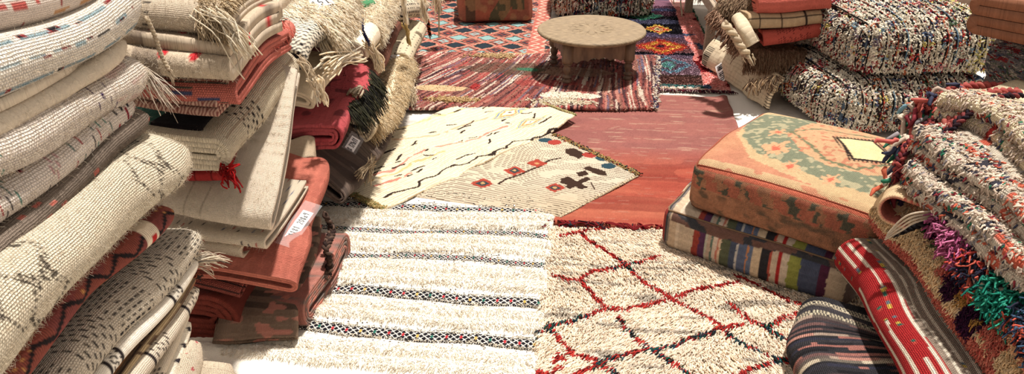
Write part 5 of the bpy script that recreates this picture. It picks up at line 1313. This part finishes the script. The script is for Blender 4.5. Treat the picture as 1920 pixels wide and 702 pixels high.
def slope_sheet(key, label, A, B, C, D, th, colf, mat, res=.005):
    """a thick cloth end resting on a slope: A top far, B bottom far, C bottom near, D top near"""
    A, B, C, D = [np.array(q, float) for q in (A, B, C, D)]; n = int(np.linalg.norm(C-B)/res); m = int(np.linalg.norm(A-B)/res)
    v = np.linspace(0, 1, n)[None, :, None]; u = np.linspace(0, 1, m)[:, None, None]
    P = (B*(1-v)+C*v)*(1-u)+(A*(1-v)+D*v)*u; nn = unit(np.cross(C-B, A-B)); nn = nn*(-1 if nn[2] < 0 else 1)
    U = u[..., 0]*np.linalg.norm(A-B)+0*v[..., 0]; V = v[..., 0]*np.linalg.norm(C-B)+0*u[..., 0]
    P = P+nn*(.012*np.sin(V*9+1)+.008*np.sin(V*23+U*12)+.004*vn(U*30, V*30, 3)+.02*np.sin(pi*u[..., 0]))[..., None]+unit(B-A)*(.012*vn(V*14, V*0, 5))[..., None]
    Q = P-nn*th; k = m*n; f = grid_faces(m, n); ring = np.concatenate([np.arange(n), np.arange(1, m)*n+n-1, (m-1)*n+np.arange(n-2, -1, -1), np.arange(m-2, 0, -1)*n]); r2 = np.roll(ring, -1)
    F = np.concatenate([f, f[:, ::-1]+k, np.stack([ring, ring+k, r2+k, r2], 1)]); Cc = colf(U, V); st = np.stack([U, V, 0*U], -1)
    o = mk('draped_rug', np.concatenate([P.reshape(-1, 3), Q.reshape(-1, 3)]), F, mat, None, col=np.concatenate([Cc.reshape(-1, 3)]*2), st=np.concatenate([st.reshape(-1, 3)]*2)); tag(o, label, 'rug')
    c = Cloth(); c.o = o; c.P = P; c.U = U[:, 0]; c.V = V[0]; c.m = m; c.nv = n; c.N = np.broadcast_to(nn, P.shape); c.T = np.broadcast_to(unit(C-B), (n, 3)); E_[key] = c
slope_sheet('flat', 'pale beige kilim end with dark stitches and a small paper tag, sloping to the floor', PZ(1344, 74, .20), PZ(1318, 119, .035), PZ(1440, 205, .03), PZ(1474, 146, .20), .022,
            lambda U, V: np.where((near(V, .05, .035) & (U < .14) & (fr(U/.0125) < .45))[..., None], lin((54, 42, 34)), np.where((near(V, .80, .03) & (fr(U/.014) < .4) & (U < .2))[..., None], lin((70, 54, 42)), mix(vary(full(U, (226, 204, 168)), U, V, .06), lin((196, 170, 132)), (fr(U/.02+.3*vn(V*9, U*9, 2)) < .2)*.6))), RIB)
er('shag', 'folded_rug', 'brown folded rug with a thick shaggy light brown fringe', l2((1392, 112), (1500, 118), 4.14, 4.10), .10, .014, base((168, 134, 104), .12), RIB)
er('red2', 'folded_rug', 'small red kilim with dark lozenges folded beneath the beige one', l2((1428, 74), (1540, 56), 4.05, 4.05), .09, .010, c_redkilim, RIBV, n=2)
er('bgln', 'folded_rug', 'beige folded rug with dark grid lines between two red ones', l2((1400, 44), (1540, 30), 4.05, 4.05), .085, .012, c_beigeline, RIB)
er('red1', 'folded_rug', 'bright red folded kilim on top of the far right pile', l2((1418, 10), (1560, -6), 4.05, 4.02), .11, .012, base((196, 90, 74), .1), RIBV)
er('knot', 'draped_rug', 'cream knotted rug strip hanging in front of the red folded rugs', [PY(1362, 38, 4.1), PY(1385, 66, 4.0), PY(1402, 92, 3.98)], .06, .014, base((206, 186, 154)), RIB, A=(.9, .4, .1), W=.07, amp=.012, lump=.02)
braid(E_['knot'].o, [PY(1358, 44, 3.99), PY(1376, 66, 3.95), PY(1390, 90, 3.93), PY(1402, 104, 3.93)], .022, [(214, 196, 164), (196, 176, 146)], name='knotted_cord', tassel=.05)
er('ltop', 'folded_rug', 'brown shaggy folded rug on the left of the far right pile', l2((1345, 16), (1420, 20), 4.35, 4.2), .14, .014, base((150, 120, 92), .14), RIB, W=.5)
er('redl', 'folded_rug', 'dull red folded rug squeezed behind the cream knotted strip', l2((1372, 56), (1432, 60), 4.25, 4.2), .10, .012, base((140, 52, 38), .14), RIB, W=.4)
shag(E_['shag'], -.06, .14, -.02, .55, 3200, .034, .0020, [(176, 140, 108), (150, 112, 84), (196, 162, 128)], seed=3, lean=(-.1, -.6, -.55), jit=.25, name='shaggy_fringe', k=5)
shag(E_['ltop'], -.14, .14, 0, .4, 3600, .036, .0020, [(176, 144, 112), (140, 108, 84), (206, 176, 140)], seed=5, lean=(-.2, -.5, -.6), jit=.25, name='shaggy_fringe', k=5)
r = np.random.default_rng(6); n = 300; s_ = r.random(n); a, b = PY(1340, 22, 4.25), PY(1392, 92, 4.06); P = a+(b-a)*s_[:, None]+r.normal(size=(n, 3))*.012
tubes('shaggy_fringe', tuft_paths(P, unit(np.c_[-.6+r.normal(size=n)*.3, -.3+r.normal(size=n)*.3, -.25+r.normal(size=n)*.2]), .055*r.uniform(.6, 1.2, n), (0, 0, -.4), 6, .004), .0024, pick(n, [(170, 130, 104), (196, 160, 130), (140, 104, 84)], seed=2), E_['ltop'].o, YARN, 4)
n = 60; P = PY(1415, 150, 4.0)+np.c_[np.linspace(-.03, .13, n), np.zeros(n), np.linspace(-.01, .03, n)]+r.normal(size=(n, 3))*.006
tubes('fringe', tuft_paths(P, unit(np.c_[-.2+r.normal(size=n)*.3, -.5+r.normal(size=n)*.2, -.3+r.normal(size=n)*.2]), .06, (0, 0, -.5), 6, .005), .0026, pick(n, [(196, 164, 124), (120, 92, 70)], seed=2), E_['flat'].o, YARN, 4)
# wooden bench edge with orange cloth on it, far right of the aisle
WB = plain_mat('grey_bench_wood', (132, 114, 92), .7, bump=.001, scale=20, c2=(164, 146, 122), stretch=(8, 1, 8))
def boxm(name, a, b, th, h, mat, parent=None, dn=0.):
    a, b = np.array(a, float), np.array(b, float); d = unit(b-a); s = unit(np.cross(d, [0, 0, 1.]))*th/2; u = np.array([0, 0, h])
    n = 13; V, F = [], []
    for i in range(n):
        p = a+(b-a)*i/(n-1)+np.array([0, 0, .002*sin(i*1.3)])
        ring = [p-s+[0, 0, .003], p-s*.9, p+s*.9, p+s+[0, 0, .003], p+s+u-[0, 0, .004], p+s*.9+u, p-s*.9+u, p-s+u-[0, 0, .004]]; V += ring
    for i in range(n-1):
        for j in range(8): F.append((i*8+j, i*8+(j+1) % 8, i*8+8+(j+1) % 8, i*8+8+j))
    for k in (0, (n-1)*8): F += [(k, k+1, k+2, k+3), (k, k+3, k+4, k+7), (k+4, k+5, k+6, k+7)]
    return mk(name, V, F, mat, parent, smooth=False)
be = bpy.data.objects.new('wooden_bench', None); COL.objects.link(be); be.location = (1.05, 5.2, 0); be['_o'] = [1.05, 5.2, 0.]
tag(be, 'low grey wooden bench edge beyond the shaggy brown rugs', 'bench')
q0 = np.array([.88, 4.85, .30]); q1 = np.array([.86, 6.2, .30])
boxm('side_rail', q0, q1, .035, .07, WB, be)
for k in range(5): boxm('slat', q0+[.09+.13*k, 0, .05], q1+[.09+.13*k, 0, .05], .11, .022, WB, be)
for y in (5.0, 6.1):
    for x in (.885, 1.40): 
        p = np.array([x, y, 0.]); V = []; hw = .03
        for z, w_ in ((0, .026), (.01, .03), (.15, .028), (.30, .03)): V += [p+[-w_, -w_, z], p+[w_, -w_, z], p+[w_, w_, z], p+[-w_, w_, z]]
        F = [(0, 3, 2, 1), (12, 13, 14, 15)]
        for i in range(3):
            for j in range(4): F.append((i*4+j, i*4+(j+1) % 4, i*4+4+(j+1) % 4, i*4+4+j))
        mk('leg', V, F, WB, be, smooth=False)
er('orng', 'folded_rug', 'orange cloth folded on the wooden bench', [(.90, 5.7, .40), (.90, 4.75, .40)], .07, .012, base((190, 96, 44), .12), RIB, A=(1, 0, 0), W=.4)
er('beng', 'folded_rug', 'light shaggy rug hanging from the wooden bench', [(.86, 6.5, .44), (.84, 5.75, .42)], .10, .014, base((200, 180, 150), .12), FELT, A=(1, 0, 0), W=.4)
shag(E_['beng'], -.14, .10, 0, .8, 900, .10, .003, [(206, 186, 156), (176, 150, 120)], seed=5, lean=(-.3, -.1, -1), jit=.2, name='hanging_fringe', k=5)
for x, y in ((1262, 18), (1276, 30)):
    a = PX(x, y-40, .80); b = PX(x+2, y, .80); yarns(E_['beng'].o, [a]*3, [b]*3, 0, .004, [(206, 190, 160)], name='hanging_cord')

# ================================================================== right: near pile, folds facing the aisle
def c_greystripe(U, V):
    k = np.floor(V/.0125+.5*(vn(U*9, V*3, 2)-.5)); h = hsh(k, 3, 4); pal = np.array([lin(c) for c in [(64, 60, 64), (40, 38, 42), (206, 186, 156), (84, 84, 92), (120, 84, 80), (50, 50, 66), (176, 150, 130), (30, 28, 32)]])
    C = pal[(h*37).astype(int) % 8]; h2 = vn(U*12, k*3.3, 7); C = mix(C, lin((50, 48, 52)), (h2 > .55)*.75)
    tooth = (fr(U/.010+.5*(k % 2)) < .5); C = np.where((near(V, .045, .012) | near(V, .10, .010))[..., None], np.where(tooth[..., None], lin((214, 198, 164)), lin((56, 52, 56))), C)
    C = mix(C, lin((196, 120, 104)), ((V > .2) & (vn(U*10, k*1.7, 12) > .70))*.7)
    return vary(C, U, V, .14)
def c_redwhite(U, V):
    C = vary(full(U, (150, 130, 112)), U, V, .18, 200)
    r_ = (U > -.015) & (U < .108+.01*(vn(V*6, U*0, 3)-.5)); C = np.where(r_[..., None], lin((176, 30, 32)), C)
    for u0 in (-.05, -.022, .012, .045, .072, .100, .126, .152, .178, .205, .235, .27): 
        uu = np.abs(U-u0-.006*(vn(V*9, V*0+u0*70, 5)-.5)); on = (vn(V*7, V*0+u0*40, 6) > (.40 if u0 < .13 else .25)); C = np.where(((uu < .0042) & on)[..., None], lin((232, 216, 190)), C)
        d = (vn(V*60, V*0+u0*99, 9)); C = np.where(((uu < .005) & ~on & (d > .55))[..., None], np.array([lin(c) for c in [(206, 170, 60), (40, 100, 84), (200, 60, 50), (90, 110, 120)]])[((np.floor(V*60)+abs(hash(u0)) % 5) % 4).astype(int)], C)
    return C
def c_cream_in(U, V):
    C = vary(full(U, (216, 182, 136)), U, V, .07); e = near(U, .13, .05) & (fr(V/.009) < .5) & (fr(U/.018) < .4); C = np.where(e[..., None], lin((206, 90, 70)), C)
    return C
def c_shagbase(U, V):
    C = vary(full(U, (206, 168, 122)), U, V, .08); return mix(C, lin((220, 116, 96)), (U < -.02)*.9)
def c_ragbase(U, V):
    C = vary(full(U, (196, 180, 158)), U, V, .25, 60); m = vn(U*40, V*22, 3); C = np.where((m > .74)[..., None], lin((60, 56, 66)), C); return np.where((m < .2)[..., None], lin((200, 84, 60)), C)
def c_knit(U, V):
    k = np.floor(U/.011); h = hsh(k, 1, 7); pal = np.array([lin(c) for c in [(130, 124, 124), (100, 96, 104), (170, 160, 150), (150, 40, 44), (84, 92, 110), (120, 116, 112)]]); C = pal[(h*23).astype(int) % 6]
    m = vn(V*50, k*2.1, 4) > .7; return vary(np.where(m[..., None], pal[((h*57).astype(int)+2) % 6], C), U, V, .15)
D_ = {}
def dr(key, name, label, pts, T, t, colf, mat, **k):
    D_[key] = fold(name, label, pts, T=T, t=t, W=k.pop('W', .45), colf=colf, mat=mat, res=k.pop('res', .0045), A=k.pop('A', (1, .12, 0)), **k); return D_[key]
def ln(*p): return [PZ(x, y, z) for x, y, z in p]
dr('grey', 'folded_rug', 'dark grey rug with cream and pink cross stripes, lowest of the near right pile', ln((1500, 585, .09), (1486, 640, .09), (1500, 700, .085), (1540, 800, .08)), .16, .016, c_greystripe, KNOT, A=(1, .62, 0), W=.5, amp=.006)
dr('rdwh', 'folded_rug', 'red and brown folded rug with broken white lines along it', ln((1572, 478, .27), (1628, 570, .26), (1705, 700, .25), (1760, 790, .25)), .14, .015, c_redwhite, KNOT, A=(1, .35, 0), W=.46, amp=.006)
dr('shg', 'folded_rug', 'salmon and cream shaggy folded rug with purple and green tufts', ln((1644, 392, .43), (1718, 480, .41), (1822, 610, .39), (1885, 690, .37), (1930, 760, .36)), .13, .018, c_cream_in, FELT, A=(1, .40, .05), W=.36, amp=.006, n=1)
def c_shg(u, v, r):
    n = len(u); C = pick(n, [(240, 212, 164), (232, 198, 148), (244, 220, 178)], seed=4)
    red_ = (u < .012+.02*(vn(v*9, v*0, 3)-.5)) | ((v > .33) & (v < .62) & (vn(v*9, u*16, 5) > .55)); C = np.where(red_[:, None], pick(n, [(226, 122, 100), (232, 140, 116), (214, 100, 84)], seed=5), C)
    def blob(cu, cv, ru, rv, cols, C, s):
        cu = cu+.062; return np.where((((u-cu)/ru)**2+((v-cv)/rv)**2+.5*(vn(u*80, v*80, s)-.5) < 1)[:, None], pick(n, cols, seed=s), C)
    C = blob(.035, .20, .030, .022, [(70, 100, 44), (50, 84, 40)], C, 1); C = blob(.035, .235, .030, .016, [(96, 34, 84), (70, 26, 66)], C, 2); C = blob(.03, .265, .03, .018, [(70, 110, 50), (50, 84, 40)], C, 3)
    C = blob(.06, .29, .02, .03, [(80, 30, 76)], C, 8)
    C = blob(.00, .40, .040, .035, [(84, 30, 66), (60, 26, 56)], C, 4); C = blob(.00, .45, .022, .03, [(206, 150, 70)], C, 5); C = blob(-.02, .50, .045, .04, [(84, 30, 66), (54, 22, 56)], C, 6); C = blob(-.02, .515, .014, .014, [(206, 150, 70)], C, 7)
    return C
dr('shg2', 'folded_rug', 'peach edged rug layer lying on the salmon shaggy rug', ln((1700, 366, .505), (1770, 440, .49), (1850, 560, .47), (1910, 660, .45), (1950, 730, .44)), .034, .014, c_cream_in, FELT, A=(1, .40, .0), W=.36, amp=.006)
dr('rag4', 'folded_rug', 'rag rug of pink, navy, red and teal torn strips', ln((1752, 402, .545), (1800, 470, .53), (1870, 560, .51), (1930, 640, .50)), .06, .014, c_ragbase, PLAIN, W=.36, A=(1, .4, 0), amp=.008)
dr('rag3', 'folded_rug', 'grey white rag rug with orange patches on its thick rolled edge', ln((1700, 330, .60), (1790, 400, .60), (1870, 470, .60), (1960, 560, .60)), .08, .019, c_ragbase, KNOT, kind='serp', n=4, W=.36, A=(1, .4, 0), amp=.008, lump=.006); D_['rag3'].layers = True
dr('rag2', 'folded_rug', 'white rag rug with green knots, second from the top of the near right pile', ln((1712, 270, .67), (1790, 318, .67), (1870, 372, .67), (1960, 450, .67)), .075, .018, c_ragbase, KNOT, kind='serp', n=4, W=.36, A=(1, .4, 0), amp=.008, lump=.006); D_['rag2'].layers = True
dr('rag1', 'folded_rug', 'cream rag rug with red and black patches and pink braided ends', ln((1760, 205, .745), (1830, 230, .745), (1900, 270, .745), (1990, 340, .745)), .095, .023, lambda U, V: vary(mix(mix(full(U, (222, 200, 160)), lin((196, 50, 44)), (vn(U*18, V*22, 3) > .76)), lin((34, 32, 36)), (vn(U*16, V*16, 31) > .80)), U, V, .1), KNOT, kind='serp', n=4, W=.36, A=(1, .4, 0), amp=.008, lump=.008); D_['rag1'].layers = True
dr('knit', 'folded_rug', 'grey and red flecked knitted rug below the brown coarse one', [PY(1852, 106, 2.45), PY(1925, 126, 2.35), PY(2010, 156, 2.25)], .135, .016, c_knit, KNOT, A=(.6, 1, 0), W=.4, amp=.006)
dr('gry2', 'folded_rug', 'dusky grey folded rug between the knitted rug and the rag rugs', [PY(1846, 158, 2.55), PY(1925, 176, 2.45), PY(2010, 200, 2.35)], .10, .016, base((120, 108, 104), .2), KNOT, A=(.6, 1, 0), W=.4, amp=.006)
dr('brwn', 'folded_rug', 'coarse rust brown blanket folded in wavy layers at the top right', [PY(1838, 14, 2.38), PY(1838, 14, 2.38)+np.array([.16, .25, 0]), PY(1838, 14, 2.38)+np.array([.34, .5, 0])], .10, .030, base((136, 84, 58), .12), FELT, A=(.85, -.5, -.04), W=.34, kind='serp', n=4, amp=.010, lump=.008)
# long wool and rags on them
shag(D_['shg'], -.10, .17, .10, .95, 22000, .015, .0024, c_shg, seed=4, lean=(-.25, -.55, -.35), nrm=.55, jit=.25, name='shaggy_pile', k=4, sides=4)
shag(D_['shg'], -.10, .02, .0, .10, 1500, .014, .0024, c_shg, seed=14, lean=(-.25, -.55, -.35), nrm=.55, jit=.25, name='shaggy_pile', k=4, sides=4)
fl = fold('flat_woven_end', '', [PY(1648, 384, 1.97), PY(1668, 360, 2.07), PY(1700, 338, 2.2)], W=.30, T=.095, t=.010, n=1, A=(1, -.45, -.12), res=.0045, amp=.005, mat=PLAIN,
          colf=lambda U, V: np.where((np.arange(U.shape[0]) < U.shape[0]//2)[:, None, None], c_cream_in(U, V), vary(full(U, (206, 110, 90)), U, V, .2)))
fl.o.parent = D_['shg'].o; fl.o.location = [a-b for a, b in zip(fl.o['_o'], D_['shg'].o['_o'])]
for q in ('label', 'category'): del fl.o[q]
shag(D_['shg2'], -.02, .03, 0, .9, 2600, .012, .0022, [(226, 176, 130), (214, 130, 100), (232, 196, 150)], seed=5, lean=(-.2, -.4, -.2), name='wool_edge', k=4, sides=4)
def c_r4(u, v, r):
    n = len(u); C = pick(n, [(180, 84, 124), (160, 66, 110), (200, 110, 150)], seed=3)
    C = np.where((v > .16)[:, None], pick(n, [(190, 60, 50), (206, 90, 70), (40, 40, 60), (60, 60, 84)], seed=4), C); C = np.where(((u > .05) & (v > .08) & (v < .2))[:, None], pick(n, [(34, 36, 54), (60, 70, 96)], seed=5), C)
    C = np.where(((v > .24) & (v < .36))[:, None], pick(n, [(20, 130, 106), (16, 106, 90), (40, 150, 120)], seed=6), C); return np.where((v > .36)[:, None], pick(n, [(196, 80, 60), (60, 90, 120), (40, 40, 60)], seed=7), C)
shag(D_['rag4'], -.05, .20, 0, .75, 3200, .030, .0045, c_r4, seed=6, lean=(-.3, -.45, -.2), nrm=.6, jit=.45, wig=.008, name='rag_strips', mat=RAG, k=6, sides=5, taper=.6)
RG = [(206, 184, 162), (186, 162, 142), (222, 202, 178), (140, 132, 134), (62, 64, 88), (206, 96, 66), (40, 116, 84), (150, 50, 60)]
for k_, w_, sd in (('rag3', [8, 7, 6, 3, 1.2, 2.2, .3, .5], 7), ('rag2', [7, 6, 6, 3, 1, .6, 1.6, .8], 8), ('rag1', [9, 8, 9, .6, .5, 1.2, .1, .9], 9)):
    shag(D_[k_], -.08, .16, 0, .9, 5200, .015, .0038, lambda u, v, r, w_=w_, sd=sd: np.where((vn(u*45, v*26, sd) > .52)[:, None], pick(len(u), RG, [3, 3, 3, 1.4, 1.0, 2, 1.1, 1.2], sd, .12), pick(len(u), RG[:4], [8, 7, 7, 1.2], sd+1, .10)), seed=sd, lean=(-.05, -.1, -.05), nrm=.25, tang=1., jit=.28, name='rag_knots', mat=RAG, k=5, sides=4, taper=.6)
shag(D_['knit'], -.12, .2, 0, .45, 2600, .014, .0030, [(130, 124, 126), (170, 162, 154), (150, 40, 46), (84, 92, 116), (206, 196, 180), (90, 110, 84), (110, 104, 110)], seed=12, lean=(0, 0, -.05), nrm=.12, tang=0, along=1., jit=.25, name='knitted_stitches', k=4, sides=4)
# heaped rag ends at the far end of the rag rugs
def heap(c, px0, px1, X0, n, L, R, cols, seed, w=None, z=0):
    r = np.random.default_rng(seed); a, b = PY(*px0, X0), PY(*px1, X0); s = r.random(n)
    P = a+(b-a)*s[:, None]+r.normal(size=(n, 3))*[.018, .012, .016]
    return tubes('rag_ends', tuft_paths(P, unit(np.c_[r.normal(size=n)-.6, r.normal(size=n)-.3, r.normal(size=n)-.6]), L*r.uniform(.5, 1.2, n), (0, 0, -.5), 7, .010, seed), R*np.array([.8, 1.2, .9, 1.2, .9, 1.1, .5]), pick(n, cols, w, seed), c.o, RAG, 5)
heap(D_['rag3'], (1700, 318), (1735, 400), 2.06, 90, .06, .007, RG+[(60, 40, 70), (80, 96, 126)], 1)
heap(D_['rag2'], (1700, 262), (1724, 320), 2.12, 110, .055, .0065, RG+[(196, 90, 80), (60, 66, 90)], 2)
heap(D_['rag1'], (1700, 220), (1790, 190), 2.25, 110, .06, .0065, RG+[(196, 90, 80), (196, 90, 80), (120, 170, 190)], 3)
# pink braids falling over the edge
PK = [(186, 84, 76), (170, 70, 66), (196, 100, 88)]; PD = [(60, 36, 44), (150, 66, 66), (44, 34, 44)]
def Q3(*p): return [PY(x, y, Y) for x, y, Y in p]
o = D_['rag1'].o
braid(o, Q3((1910, 172, 2.22), (1850, 176, 2.20), (1800, 212, 2.12), (1752, 256, 2.06), (1716, 312, 2.03)), .012, PK, 1, 'pink_braid', tassel=.06)
braid(o, Q3((1900, 186, 2.16), (1840, 196, 2.14), (1790, 232, 2.06), (1750, 275, 2.02), (1728, 300, 2.01)), .010, PK, 2, 'pink_braid', tassel=.08)
braid(o, Q3((1915, 178, 2.12), (1865, 184, 2.10), (1815, 214, 2.06), (1775, 250, 2.03), (1750, 288, 2.0)), .009, PD, 3, 'dark_braid', tassel=.03)
braid(o, Q3((1880, 162, 2.30), (1830, 160, 2.30), (1790, 168, 2.28), (1768, 180, 2.24)), .012, PK, 4, 'pink_braid', tassel=.05)
braid(o, Q3((1790, 200, 2.2), (1750, 226, 2.14), (1715, 258, 2.10), (1688, 300, 2.06), (1680, 330, 2.05)), .009, [(150, 56, 60), (176, 76, 70), (90, 40, 50)], 5, 'pink_braid', tassel=.04)
o = D_['shg'].o
braid(o, Q3((1800, 400, 1.86), (1760, 410, 1.86), (1720, 424, 1.86), (1690, 436, 1.87)), .008, [(34, 30, 32), (50, 44, 44), (24, 22, 24)], 6, 'black_cord', tassel=.02)
for k in range(4): 
    S = np.array(crv(Q3((1760, 396+3*k, 1.86), (1715, 400+6*k, 1.85), (1690, 412+7*k, 1.86), (1665-2*k, 438+4*k, 1.87)), 16))[:15]; tubes('cotton_cord', S[None], .0028, np.array([lin((206, 190, 166))]), o, YARN, 6)
# ================================================================== paper price tags with handwriting, and rugs behind
def nrm_at(c, u, v):
    i = int(np.clip(np.searchsorted(c.U, u), 0, c.m-1)); j = int(np.clip(v/c.V[-1]*(c.nv-1), 0, c.nv-1)); return c.P[i, j], c.N[i, j], c.T[j]
def put_tag(c, px, w, h, text, rot, sleeve=None, u0=-.3, u1=.4, bow=.002):
    """find the cloth point seen at a place and lay the tag on it; rot in degrees away from the fold direction"""
    i0, i1 = np.searchsorted(c.U, [u0, u1]); P = c.P[i0:i1]; r_ = ray(*px); r_ = r_/np.linalg.norm(r_)
    d = P-np.array([0, 0, CAMH]); t = d @ r_; e = np.linalg.norm(d-t[..., None]*r_, axis=-1)+.02*t; k = np.unravel_index(np.argmin(e), e.shape)
    p, n, T = P[k], c.N[i0:i1][k], c.T[k[1]]
    if np.dot(n, r_) > 0: n = -n
    n = unit(n-r_*.45)
    a = radians(rot); right = unit(np.cross(r_, [0, 0, 1.])); up = np.cross(right, r_); ex = cos(a)*right+sin(a)*up
    return paper_tag(c.o, p+n*.004, ex, n, w, h, text, sleeve, bow)
put_tag(B_['rust'], (562, 424), .118, .036, '1181 208x9', 62, (.19, .062))
put_tag(C_['grbr'], (657, 276), .125, .042, '1518 329x11', 52, (.165, .066))
put_tag(C_['brwn'], (722, 66), .10, .034, '1510 24', 62)
put_tag(C_['hnd'], (602, 8), .09, .05, '151', 40)
put_tag(C_['wool'], (737, 108), .07, .035, '21 3', 40)
put_tag(B_['salf'], (474, 82), .05, .03, '2 1', 60)
er('back', 'folded_rug', 'dull red brown folded rug lying behind the stacked rag poufs', [(1.5, 5.0, .52), (2.6, 5.05, .52)], .16, .02, base((140, 84, 66), .14), PLAIN, A=(0, 1, 0), W=.6, res=.012)
er('bck2', 'folded_rug', 'brown folded rug beneath the dull red brown one', [(1.45, 4.98, .36), (2.6, 5.0, .36)], .14, .02, base((120, 92, 72), .14), PLAIN, A=(0, 1, 0), W=.6, res=.012)
er('bck3', 'folded_rug', 'dark folded rug at the bottom of the stack behind the rag poufs', [(1.45, 4.96, .15), (2.6, 4.98, .15)], .26, .03, base((90, 74, 62), .14), PLAIN, A=(0, 1, 0), W=.6, res=.012)
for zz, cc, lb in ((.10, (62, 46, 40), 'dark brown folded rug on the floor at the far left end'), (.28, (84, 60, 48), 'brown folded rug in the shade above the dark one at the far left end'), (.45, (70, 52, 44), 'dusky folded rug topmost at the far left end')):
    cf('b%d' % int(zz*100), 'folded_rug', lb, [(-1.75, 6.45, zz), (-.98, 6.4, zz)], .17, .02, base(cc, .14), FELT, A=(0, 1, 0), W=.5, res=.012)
# what fills the inside of the left piles
for (x, y, z), T, cc, lb in (((-1.02, 1.78, .10), .18, (124, 48, 36), 'dark red rolled rug at the bottom of the second left pile'), ((-1.04, 2.62, .12), .20, (96, 76, 66), 'grey brown folded rug on the floor under the crimson one'),
                             ((-1.06, 2.60, .32), .17, (150, 128, 106), 'beige folded rug deep in the third left pile'), ((-1.06, 2.62, .52), .17, (110, 52, 46), 'dark red folded rug deep in the third left pile'), ((-1.08, 2.64, .70), .17, (170, 150, 124), 'pale folded rug high in the third left pile'),
                             ((-1.08, 3.3, .10), .18, (104, 70, 58), 'brown folded rug on the floor behind the long-haired wool rug')):
    cf('f%d%d' % (int(y*100), int(z*100)), 'folded_rug', lb, [(x, y+.62, z), (x, y, z)], T, .02, base(cc, .14), PLAIN, A=(-1, 0, 0), W=.5, res=.012)
put_tag(E_['flat'], (1354, 136), .12, .06, '140 18/15', -50, u0=.0, u1=.3)
# ================================================================== light and camera
def setup():
    w = bpy.data.worlds.new('sky'); SC.world = w; w.use_nodes = True
    bg = w.node_tree.nodes['Background']; bg.inputs[0].default_value = (1.0, .90, .82, 1); bg.inputs[1].default_value = .62
    s = bpy.data.lights.new('sun', 'SUN'); s.energy = 6.6; s.angle = radians(2.5); s.color = (1, .95, .89)
    so = bpy.data.objects.new('sun', s); COL.objects.link(so)
    d = unit(np.array([.12, .16, 1.0]))           # towards the sun
    import mathutils
    so.rotation_euler = mathutils.Vector(d).to_track_quat('Z', 'Y').to_euler(); so.location = (0, 0, 6)
    c = bpy.data.cameras.new('camera'); co = bpy.data.objects.new('camera', c); COL.objects.link(co)
    c.sensor_fit = 'HORIZONTAL'; c.sensor_width = 36; c.lens = 36*FPX/1920; c.clip_start = .02
    co.location = (0, 0, CAMH); co.rotation_euler = (pi/2-PITCH, 0, YAW)
    SC.camera = co
    v = SC.view_settings; SC.display_settings.display_device = 'sRGB'; v.view_transform = 'Standard'; v.look = 'None'; v.gamma = 1; v.use_curve_mapping = False; v.exposure = 0.16
    for o in bpy.data.objects:
        if '_o' in o: del o['_o']
setup()
